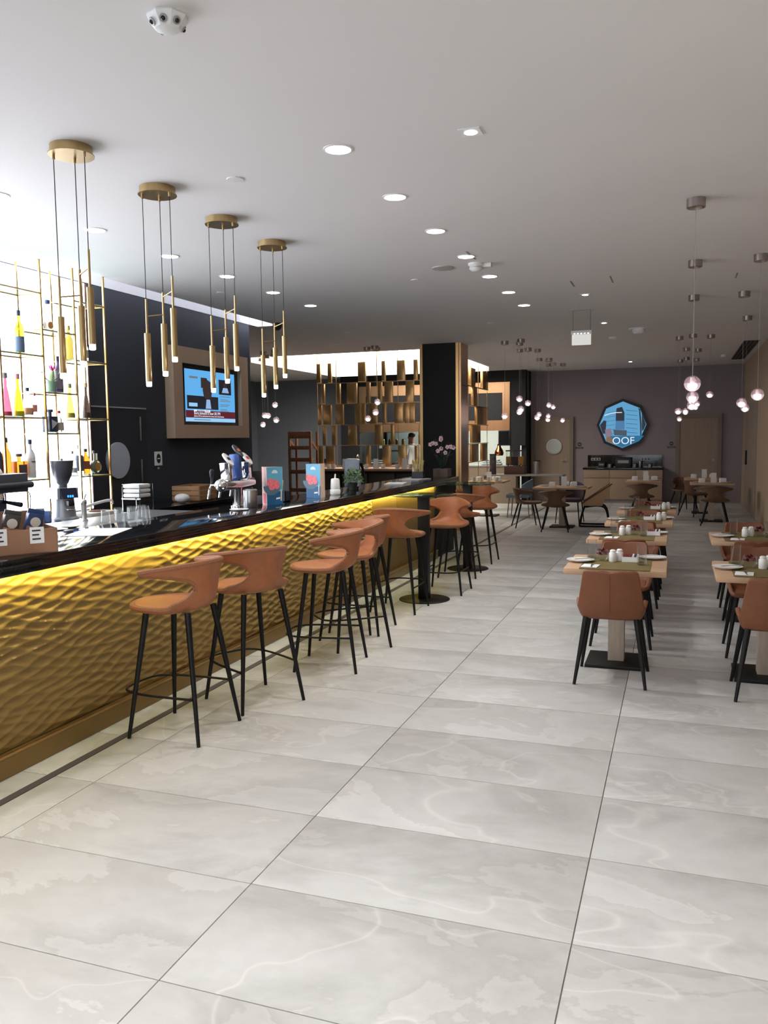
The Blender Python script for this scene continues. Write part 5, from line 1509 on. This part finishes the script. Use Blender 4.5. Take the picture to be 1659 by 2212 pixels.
O_DK, O_TEAL, O_MID, O_WH, O_GR = emis('octo_dark', (26, 36, 52), .8), emis('octo_teal', (24, 112, 160), .8), emis('octo_mid', (70, 130, 180), .8), emis('octo_white', (236, 244, 250), .9), emis('octo_grey', (70, 84, 100), .8)
op([(-.39, -.28), (.52, -.28), (.41, -.41), (0, -.57), (-.40, -.41)], O_TEAL)
op([(-.17, .3), (-.15, .42), (-.02, .45), (.04, .3), (.04, .1), (-.17, .1)], O_DK, k=2)
op([(-.17, .1), (.04, .1), (.05, -.12), (-.18, -.12)], O_MID, k=2)
op([(-.23, -.12), (.1, -.14), (.1, -.28), (-.2, -.26)], O_GR, k=2)
for k in range(6):
    z = .36 - .11 * k
    op([(.08, z), (.36, z - .03), (.36, z - .02), (.08, z + .012)], O_GR, 'line', k=2)
    op([(-.5 + .04 * abs(k - 3), z - .06), (-.19, z - .03), (-.19, z - .022), (-.5 + .04 * abs(k - 3), z - .052)], O_GR, 'line', k=2)
op([(.36, .42), (.42, .38), (.46, .0), (.46, -.28), (.43, -.28), (.42, 0), (.39, .36)], O_DK, k=2)
op([(.46, .28), (.53, .1), (.56, 0), (.5, -.15), (.47, -.15)], O_DK, k=2)
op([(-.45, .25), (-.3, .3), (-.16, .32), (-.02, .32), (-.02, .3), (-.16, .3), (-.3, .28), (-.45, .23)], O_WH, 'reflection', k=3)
op([(-.56, .0), (-.46, .12), (-.40, .1), (-.42, -.22), (-.48, -.22)], O_DK, k=2)
op([(-.43, -.12), (-.3, -.08), (-.24, -.25), (-.33, -.32), (-.42, -.3)], emis('octo_pink', (150, 130, 150), .7), k=3)
op([(-.40, -.32), (-.3, -.3), (-.14, -.5), (-.2, -.48), (-.39, -.41)], emis('octo_tan', (150, 110, 70), .7), k=3)
text('lettering', 'OOF', .26, O_WH, scr2, Matrix.Translation((0.02, -.0785, -.41)) @ Matrix.Rotation(PI / 2, 4, 'X'))
for k, (x, z, w_, h_) in enumerate(((-.35, -.53, .2, .05), (.0, -.62, .4, .03), (.35, -.53, .2, .05))):
    pass
# washroom signs
for k, x in enumerate((-2.42, -.17)):
    t = thing('washroom_sign', ['round black washroom sign over a dark plate beside the porthole door', 'round black washroom sign over a dark plate beside the plain oak door'][k], 'sign', (x, 21.999, 1.44))
    MB().cyl((0, -.012, .03), (0, 0, .03), .05, seg=26).build('round_icon', mat('sign_black', (40, 32, 36), .4), t)
    MB().b2(-.03, .03, -.014, -.011, .02, .038).build('icon_bar', M_GREYPL, t, smooth=False)
    MB().b2(-.1, .1, -.01, 0, -.085, -.04).build('plate', mat('sign_plate', (58, 50, 54), .4), t, smooth=False)
    MB().b2(-.07, .07, -.0115, -.0095, -.067, -.058).build('caption', M_GREYPL, t, smooth=False)

# ------------------------------------------------------------------ kitchen behind
KY = 21.2
c = MB()
c.b2(-8.75, -3.68, KY, KY + .12, 3.0, CEIL).b2(-8.75, -8.2, KY, KY + .12, 0, 3.0).b2(-4.08, -3.68, KY, KY + .12, 1.46, 3.0).b2(-4.08, -3.84, KY, KY + .12, 0, 1.46)
c.b2(-8.2, -4.08, KY + .02, KY + .12, 1.85, 3.05)
c.b2(-8.75, -8.6, KY + .12, 25.3, 0, CEIL)
c.b2(-3.8, -3.68, KY + .12, 25.3, 0, CEIL)
struct('wall_kitchen', c, mat('kitchen_black', (16, 18, 22), .6))
struct('wall_kitchen_back', MB().b2(-8.6, -3.8, 25.2, 25.3, 0, CEIL), mat('kitchen_white', (206, 206, 198), .6))
struct('floor_kitchen', MB().b2(-8.6, -3.8, KY + .12, 25.2, -.1, 0), mat('kitchen_floor', (130, 126, 120), .6))
struct('ceiling_kitchen', MB().b2(-8.6, -3.8, KY + .12, 25.2, 2.7, 2.75), mat('kitchen_ceiling', (214, 212, 206), .8))
kl = thing('kitchen_ceiling_light', 'bright white panel lamp on the kitchen ceiling', 'lamp', (-5.6, 23.4, 2.7))
MB().b2(-2.4, 1.6, -.3, .3, -.04, 0).build('housing', M_PLASTIC, kl, smooth=False)
MB().b2(-2.35, 1.55, -.27, .27, -.05, -.039).build('diffuser', mat('kitchen_lamp', (255, 255, 255), .5, emit=(246, 250, 240), strength=L_KITCHEN), kl, smooth=False)
t = thing('kitchen_hatch_frame', 'broad brass frame around the black panel above the kitchen hatch', 'frame')
MB().b2(-8.2, -4.08, KY - .03, KY + .02, 2.81, 3.08).build('top_band', M_BRONZE, t, smooth=False)
MB().b2(-8.2, -4.08, KY - .03, KY + .02, 1.85, 2.11).build('lower_band', M_BRONZE, t, smooth=False)
for x in (-8.2, -4.27):
    MB().b2(x, x + .19, KY - .03, KY + .02, 2.11, 2.81).build('side_band', M_BRONZE, t, smooth=False)
MB().b2(-8.01, -4.27, KY - .012, KY + .01, 2.11, 2.81).build('black_panel', C_BLK, t, smooth=False)
t = thing('kitchen_pass_counter', 'steel pass counter of the kitchen hatch', 'counter')
MB().b2(-8.2, -3.85, KY - .42, KY - .04, .93, .97, bev=.003).build('top', M_STEEL, t)
MB().b2(-8.2, -3.85, KY - .4, KY - .05, 0, .93).build('body', mat('pass_front', (118, 104, 88), .6), t, smooth=False)
t = thing('kitchen_shelf', 'steel shelf inside the kitchen hatch', 'shelf', (-6.9, 22.6, 1.5))
MB().b2(-1.35, 1.4, -.18, .18, -.02, 0).build('board', M_STEEL, t, smooth=False)
for x in (-1.2, 1.25):
    MB().b2(x - .012, x + .012, -.16, .16, -.1, -.02).build('bracket', M_STEEL, t, smooth=False)
for k in range(11):
    x = -8.0 + .2 * k if k < 5 else -6.75 + .13 * (k - 5)
    cl = [(150, 160, 70), (120, 84, 50), (70, 60, 50), (160, 120, 60), (96, 60, 40), (140, 50, 40), (40, 40, 44), (90, 60, 40), (150, 150, 120), (60, 50, 46), (120, 70, 50)][k]
    o = thing('spice_jar', ('olive-green', 'light brown', 'dark grey-brown', 'ochre', 'reddish brown', 'brick-red', 'black', 'chestnut', 'pale khaki', 'umber', 'rust-brown')[k] + [' wide storage jar on the kitchen shelf', ' sauce bottle on the kitchen shelf'][k >= 5], 'jar', (x, 22.55, 1.5), 0, 'jars and bottles on the kitchen shelf')
    h_ = .16 if k < 5 else .2 + .05 * (k % 3)
    MB().lathe([(.045, 0), (.045, h_ * .8), (.03, h_ * .9)] if k < 5 else [(.035, 0), (.035, h_ * .6), (.014, h_ * .78), (.014, h_ * .9)], seg=14).build('body', mat('jar_%d' % k, cl, .3), o)
    MB().cyl((0, 0, h_ * .9), (0, 0, h_), .034 if k < 5 else .017, seg=12).build('lid', C_BLK if k % 2 else M_PLASTIC, o)
for k, x in enumerate((-4.42,)):
    t = thing('heat_lamp', 'copper heat lamp hanging over the kitchen pass', 'lamp', (x, 21.5, 2.7))
    MB().cyl((0, 0, -1.25), (0, 0, 0), .012, seg=10).build('rod', C_BLK, t)
    MB().lathe([(.045, -1.2), (.05, -1.28), (.1, -1.36), (.12, -1.44), (.1, -1.5), (.09, -1.5), (.11, -1.44), (.04, -1.3)], seg=24, closed=False).build('shade', mat('copper', (196, 110, 76), .15, 1.0), t)
    MB().ball((0, 0, -1.42), .04, 12, 8).build('bulb', mat('heat_bulb', (255, 180, 120), .4, emit=(255, 150, 90), strength=5), t)
for k, (x, z, w_) in enumerate(((-4.5, 1.0, .5), (-7.6, 1.0, .6))):
    t = thing('food_trays', ['glass food cover with trays on the kitchen pass under the heat lamp', 'stacked steel trays at the pass beside the shelf jars'][k], 'trays', (x, KY - .22, .9705))
    for q in range(3):
        MB().box((0, 0, .02 + .05 * q), (w_ - .06 * q, .28, .03), bev=.006).build('tray', mat('tray_teal', (120, 160, 156), .3) if q == 1 else M_STEEL, t)
t = thing('kitchen_screen', 'black order monitor at the hatch edge above the juice dispenser', 'monitor', (-4.2, KY - .02, 1.66))
MB().b2(-.17, .12, -.03, .02, -.2, .19, bev=.006).build('housing', C_BLK, t)
MB().b2(-.15, .1, -.033, -.029, -.17, .17).build('display', mat('monitor_glass', (20, 22, 26), .12), t, smooth=False)
t = thing('steel_fridge', 'tall steel refrigerator inside the kitchen', 'refrigerator', (-8.1, 24.6, 0))
MB().b2(-.4, .4, -.35, .35, 0, 1.9, bev=.01).build('body', M_STEEL, t)
MB().b2(-.36, .36, -.37, -.35, .1, 1.85, bev=.006).build('door', mat('fridge_glass', (90, 100, 100), .15), t)
for k in range(3):
    MB().b2(-.34, .34, -.385, -.372, .5 + .4 * k, .52 + .4 * k).build('rack', M_STEEL, t, smooth=False)

# cook, seen between the strips of the screen
def person():
    o = thing('person', 'person in a white short-sleeved jacket working at the kitchen pass', 'person', (-7.0, 22.2, 0), math.radians(70))
    J = {'pelvis': (0, 0, .98, .15, .12), 'waist': (0, 0, 1.12, .14, .11), 'chest': (0, .03, 1.32, .165, .12), 'neck0': (0, .03, 1.5, .07, .07), 'neck': (0, .05, 1.57, .055, .055),
         'ls': (-.19, .02, 1.44, .07, .07), 'le': (-.25, .08, 1.17, .045, .045), 'lw': (-.2, .3, 1.04, .032, .03), 'rs': (.19, .02, 1.44, .07, .07), 're': (.25, .08, 1.17, .045, .045), 'rw': (.2, .3, 1.04, .032, .03),
         'lh': (-.1, 0, .93, .095, .1), 'lk': (-.11, .03, .5, .06, .06), 'la': (-.12, -.01, .09, .04, .04), 'lt': (-.13, .14, .04, .04, .03), 'rh': (.1, 0, .93, .095, .1), 'rk': (.11, .03, .5, .06, .06), 'ra': (.12, -.01, .09, .04, .04), 'rt': (.13, .14, .04, .04, .03),
         'head0': (0, .06, 1.63, .075, .08), 'head1': (0, .07, 1.7, .085, .1), 'head2': (0, .06, 1.78, .07, .085)}
    E_ = [('pelvis', 'waist'), ('waist', 'chest'), ('chest', 'neck0'), ('neck0', 'neck'), ('neck', 'head0'), ('head0', 'head1'), ('head1', 'head2'), ('chest', 'ls'), ('ls', 'le'), ('le', 'lw'), ('chest', 'rs'), ('rs', 're'), ('re', 'rw'), ('pelvis', 'lh'), ('lh', 'lk'), ('lk', 'la'), ('la', 'lt'), ('pelvis', 'rh'), ('rh', 'rk'), ('rk', 'ra'), ('ra', 'rt')]
    for s in ('l', 'r'):
        wx, wy, wz = J[s + 'w'][:3]
        sg = -1 if s == 'l' else 1
        J[s + 'p'] = (wx, wy + .07, wz - .02, .036, .016); E_.append((s + 'w', s + 'p'))
        for f, (dx, l_) in enumerate(((-.03, .075), (-.01, .085), (.01, .08), (.03, .06))):
            J[s + 'f%d' % f] = (wx + dx, wy + .07 + l_ * .6, wz - .035, .009, .009); J[s + 'g%d' % f] = (wx + dx, wy + .07 + l_, wz - .065, .008, .008)
            E_ += [(s + 'p', s + 'f%d' % f), (s + 'f%d' % f, s + 'g%d' % f)]
        J[s + 't1'] = (wx - sg * .05, wy + .05, wz - .03, .011, .011); J[s + 't2'] = (wx - sg * .055, wy + .09, wz - .045, .009, .009)
        E_ += [(s + 'w', s + 't1'), (s + 't1', s + 't2')]
    names = list(J)
    me = bpy.data.meshes.new('body')
    me.from_pydata([J[n][:3] for n in names], [(names.index(a), names.index(b)) for a, b in E_], [])
    bo = bpy.data.objects.new('body', me)
    COL.objects.link(bo)
    bo.parent = o
    md = bo.modifiers.new('SKIN', 'SKIN')
    for i, n in enumerate(names):
        me.skin_vertices[0].data[i].radius = J[n][3:5]
        me.skin_vertices[0].data[i].use_root = (n == 'pelvis')
    bake(bo, [('SUBSURF', dict(levels=2, render_levels=2))])
    bo.data.materials.clear()
    for m in (mat('cook_skin', (186, 134, 110), .6), mat('cook_jacket', (226, 226, 224), .8), mat('cook_trousers', (50, 52, 60), .8)):
        bo.data.materials.append(m)
    for p_ in bo.data.polygons:
        z, x, y = p_.center.z, p_.center.x, p_.center.y
        p_.use_smooth = True
        if z < .96 and abs(x) < .3 and not (y > .26 and z > .8):
            p_.material_index = 2
        elif z < 1.535 and y < .14 and not (abs(x) > .21 and z < 1.22):
            p_.material_index = 1
        else:
            p_.material_index = 0
    h_ = MB().ball((0, .035, 1.765), .1, 16, 10, .8).build('hair', mat('cook_hair', (40, 32, 28), .7), o)
    MB().tube([(0, .165, 1.715), (0, .182, 1.69), (0, .165, 1.68)], .012, 6).build('nose', mat('cook_skin', (186, 134, 110)), o)
    for s in (-1, 1):
        MB().ball((s * .032, .158, 1.715), .009, 8, 6).build('eye', C_BLK, o)
        MB().ball((s * .088, .06, 1.7), .02, 8, 6, 1.4).build('ear', mat('cook_skin', (186, 134, 110)), o)
    MB().box((0, .163, 1.652), (.04, .008, .008)).build('mouth', mat('cook_lip', (150, 84, 78), .6), o)
    return o
person()

# ------------------------------------------------------------------ brass screen
SYP = 15.72
sc_ = thing('brass_screen', 'open screen of staggered brushed brass plates on thin rods over the buffet', 'screen')
zr_ = [3.21, 2.81, 2.385, 1.965, 1.546, 1.13]
def sx_(c):    # plate edge positions measured along the front
    return -6.99 + (c - 597) * (2.185 / 920)
rowsF = [[(593, 628), (697, 730), (975, 1042), (1187, 1218), (1322, 1390), (1467, 1500)],
         [(632, 662), (778, 808), (870, 960), (1048, 1080), (1152, 1185), (1210, 1280), (1397, 1465)],
         [(600, 632), (652, 722), (765, 833), (942, 1000), (1003, 1035), (1075, 1140), (1190, 1222), (1297, 1370), (1385, 1430), (1434, 1475)],
         [(640, 668), (727, 760), (878, 950), (1120, 1188), (1262, 1295), (1505, 1525)],
         [(600, 640), (668, 742), (1040, 1075), (1185, 1260), (1325, 1395), (1470, 1505)]]
for r, row in enumerate(rowsF):
    for a, b_ in row:
        MB().b2(sx_(a), sx_(b_), SYP - .03, SYP + .03, zr_[r + 1] + .012, zr_[r] - (.012 if r else 0), bev=.002).build('brass_plate', M_BRASS, sc_)
# side wing
def sy_(c):
    return 15.76
sc2 = thing('brass_screen_wing', 'side wing of the open brass plate screen running towards the kitchen', 'screen')
rowsS = [[(18.04, 18.45), (19.2, 19.76)], [(18.25, 18.62), (16.6, 17.1)], [(18.62, 19.6), (17.0, 17.6)], [(18.15, 18.95), (16.2, 16.9)], [(18.1, 18.75), (19.15, 19.7), (16.4, 17.2)]]
for r, row in enumerate(rowsS):
    for a, b_ in row:
        MB().b2(-4.39, -4.33, a, b_, zr_[r + 1] + .012, zr_[r] - (.012 if r else 0), bev=.002).build('brass_plate', M_BRASS, sc2)
for z in zr_[1:]:
    MB().b2(-7.0, -4.41, SYP - .035, SYP + .035, z - .006, z + .006).build('cross_rail', M_BRASS, sc_, smooth=False)
    MB().b2(-4.395, -4.325, 15.98, 19.78, z - .006, z + .006).build('cross_rail', M_BRASS, sc2, smooth=False)
for x in (-6.995, -6.58, -5.7, -5.26, -4.8, -4.42):
    MB().cyl((x, SYP, 1.101), (x, SYP, CEIL + .3), .007, seg=8).build('rod', M_BRASS, sc_)
for y in (16.0, 16.8, 17.9, 18.85, 19.77):
    MB().cyl((-4.36, y, 0), (-4.36, y, CEIL + .3), .007, seg=8).build('rod', M_BRASS, sc2)

# buffet counter below the screen with mugs and cards
t = thing('buffet_counter', 'long oak buffet counter below the brass screen', 'counter')
MB().b2(-7.0, -4.5, 15.0, 15.95, 1.055, 1.1, bev=.006).build('top', mat('counter_oak', (150, 112, 78), .5, var=.12, scale=4, stretch=(1, 10, 1)), t)
MB().b2(-6.9, -4.6, 15.3, 15.9, 0, 1.055).build('body', M_BLKMATT, t, smooth=False)
for k in range(4):
    MB().b2(-6.86 + .57 * k, -6.34 + .57 * k, 15.27, 15.3, .1, 1.0, bev=.004).build('front_panel', mat('buffet_front', (58, 44, 36), .5), t)
for k, (x, y) in enumerate(((-6.55, 15.2), (-6.43, 15.15), (-5.75, 15.2), (-5.4, 15.2), (-5.1, 15.15), (-4.85, 15.2), (-4.72, 15.3))):
    mug((x, y, 1.1005), 'white mug standing on the oak buffet counter', 'mugs on the buffet counter')
for k, (x, y, rz) in enumerate(((-6.2, 15.2, .1), (-5.55, 15.2, -.05), (-4.98, 15.25, .6))):
    card((x, y, 1.1005), ['white menu card on the buffet counter beside the curved tap', 'white menu card on the buffet counter between two mugs', 'white menu card turned sideways at the pillar end of the buffet counter'][k], rz)
t = thing('buffet_tap', 'slim curved chrome tap on the oak buffet counter', 'faucet', (-5.98, 15.4, 1.1005))
MB().lathe([(.022, 0), (.022, .01), (.012, .015)], seg=14).build('base', M_CHROME, t)
MB().tube(crom([(0, 0, .01), (0, 0, .2), (0, -.06, .26), (0, -.12, .22)], 5), .01, 8).build('spout', M_CHROME, t)
# wooden rack
t = thing('wooden_rack', 'brown wooden display rack with tilted trays beside the brass screen', 'rack', (-7.42, 15.9, 0))
for s in (-1, 1):
    MB().b2(s * .24 - .02, s * .24 + .02, -.2, -.14, 0, 1.84).build('post', M_WOODDARK, t, smooth=False)
    MB().b2(s * .24 - .02, s * .24 + .02, .14, .2, 0, 1.84).build('post', M_WOODDARK, t, smooth=False)
    MB().add([(s * .24 - .012, -.14, 1.68), (s * .24 - .012, .14, 1.5), (s * .24 + .012, -.14, 1.68), (s * .24 + .012, .14, 1.5), (s * .24 - .012, -.14, 1.62), (s * .24 - .012, .14, 1.44), (s * .24 + .012, -.14, 1.62), (s * .24 + .012, .14, 1.44)], [(0, 1, 3, 2), (4, 6, 7, 5), (0, 4, 5, 1), (2, 3, 7, 6), (0, 2, 6, 4), (1, 5, 7, 3)]).build('brace', M_WOODDARK, t, smooth=False)
MB().b2(-.25, .25, -.19, -.16, 1.7, 1.85, bev=.006).build('crest_board', M_WOODDARK, t)
for z in (.3, .62, 1.0, 1.25, 1.5):
    tr = MB().b2(-.22, .22, -.2, .2, z - .01, z + .01).build('tray', M_WOODDARK, t, smooth=False)
    MB().b2(-.24, .24, -.215, -.195, z - .03, z + .05, bev=.003).build('lip', M_WOODDARK, tr)
# juice dispenser at the end of the pass
t = thing('side_buffet', 'pale side counter under the juice dispenser', 'counter')
MB().b2(-4.2, -2.4, 18.6, 19.1, .80, .835, bev=.004).build('top', mat('side_top', (150, 146, 142), .4), t)
for x in (-4.15, -2.45):
    MB().b2(x - .03, x + .03, 18.62, 19.08, 0, .80).build('leg_panel', mat('side_leg', (96, 84, 72), .5), t, smooth=False)
t = thing('juice_dispenser', 'clear juice dispenser with orange and dark tanks on a wooden stand', 'dispenser', (-3.5, 18.85, .8355))
MB().box((0, 0, .09), (.46, .3, .18), bev=.006).build('stand', mat('dispenser_wood', (80, 52, 44), .5), t)
for k, x in enumerate((-.14, 0, .14)):
    tk = MB().b2(x - .064, x + .064, -.1, .1, .2, .52, bev=.012).build('tank', M_GLASS, t)
    MB().b2(x - .056, x + .056, -.09, .09, .205, .4).build('juice', [mat('juice_amber', (120, 92, 50), .3), mat('juice_dark', (44, 36, 40), .3), mat('juice_gold', (150, 108, 50), .3)][k], tk, smooth=False)
    MB().b2(x - .068, x + .068, -.105, .105, .52, .545, bev=.004).build('lid', C_BLK, tk)
    MB().cyl((x, -.1, .22), (x, -.16, .2), .014, seg=10).build('tap', C_BLK, tk)
for k, x in enumerate((-4.02, -3.02)):
    t = thing('cup_tower', ['tower of stacked paper cups beside the juice dispenser and hatch', 'steel canister on the side counter beside the porthole door'][k], 'cups', (x, 18.85, .8355))
    MB().lathe([(.07, 0), (.075, .01), (.075, .3 + .15 * (1 - k)), (.06, .31 + .15 * (1 - k))], seg=20).build('body', [mat('cups_print', (96, 88, 92), .5, var=.5, scale=12), M_STEEL][k], t)
    MB().lathe([(.078, .29 + .15 * (1 - k)), (.078, .31 + .15 * (1 - k))], seg=20).build('rim', C_BLK, t)
for k in range(4):
    mug((-4.08 + .16 * k, 17.2 + .04 * (k % 2), .7532), 'white mug on the oak table beside the brass screen', 'mugs on the table by the brass screen')
# plate on the lobby wall
t = MB().b2(-9.62, -9.38, 21.88, 21.899, 1.0, 1.12, bev=.003).build('wall_plate', C_BLK)
tag(t, 'small dark wall plate on the grey wall behind the wooden rack', 'plate')
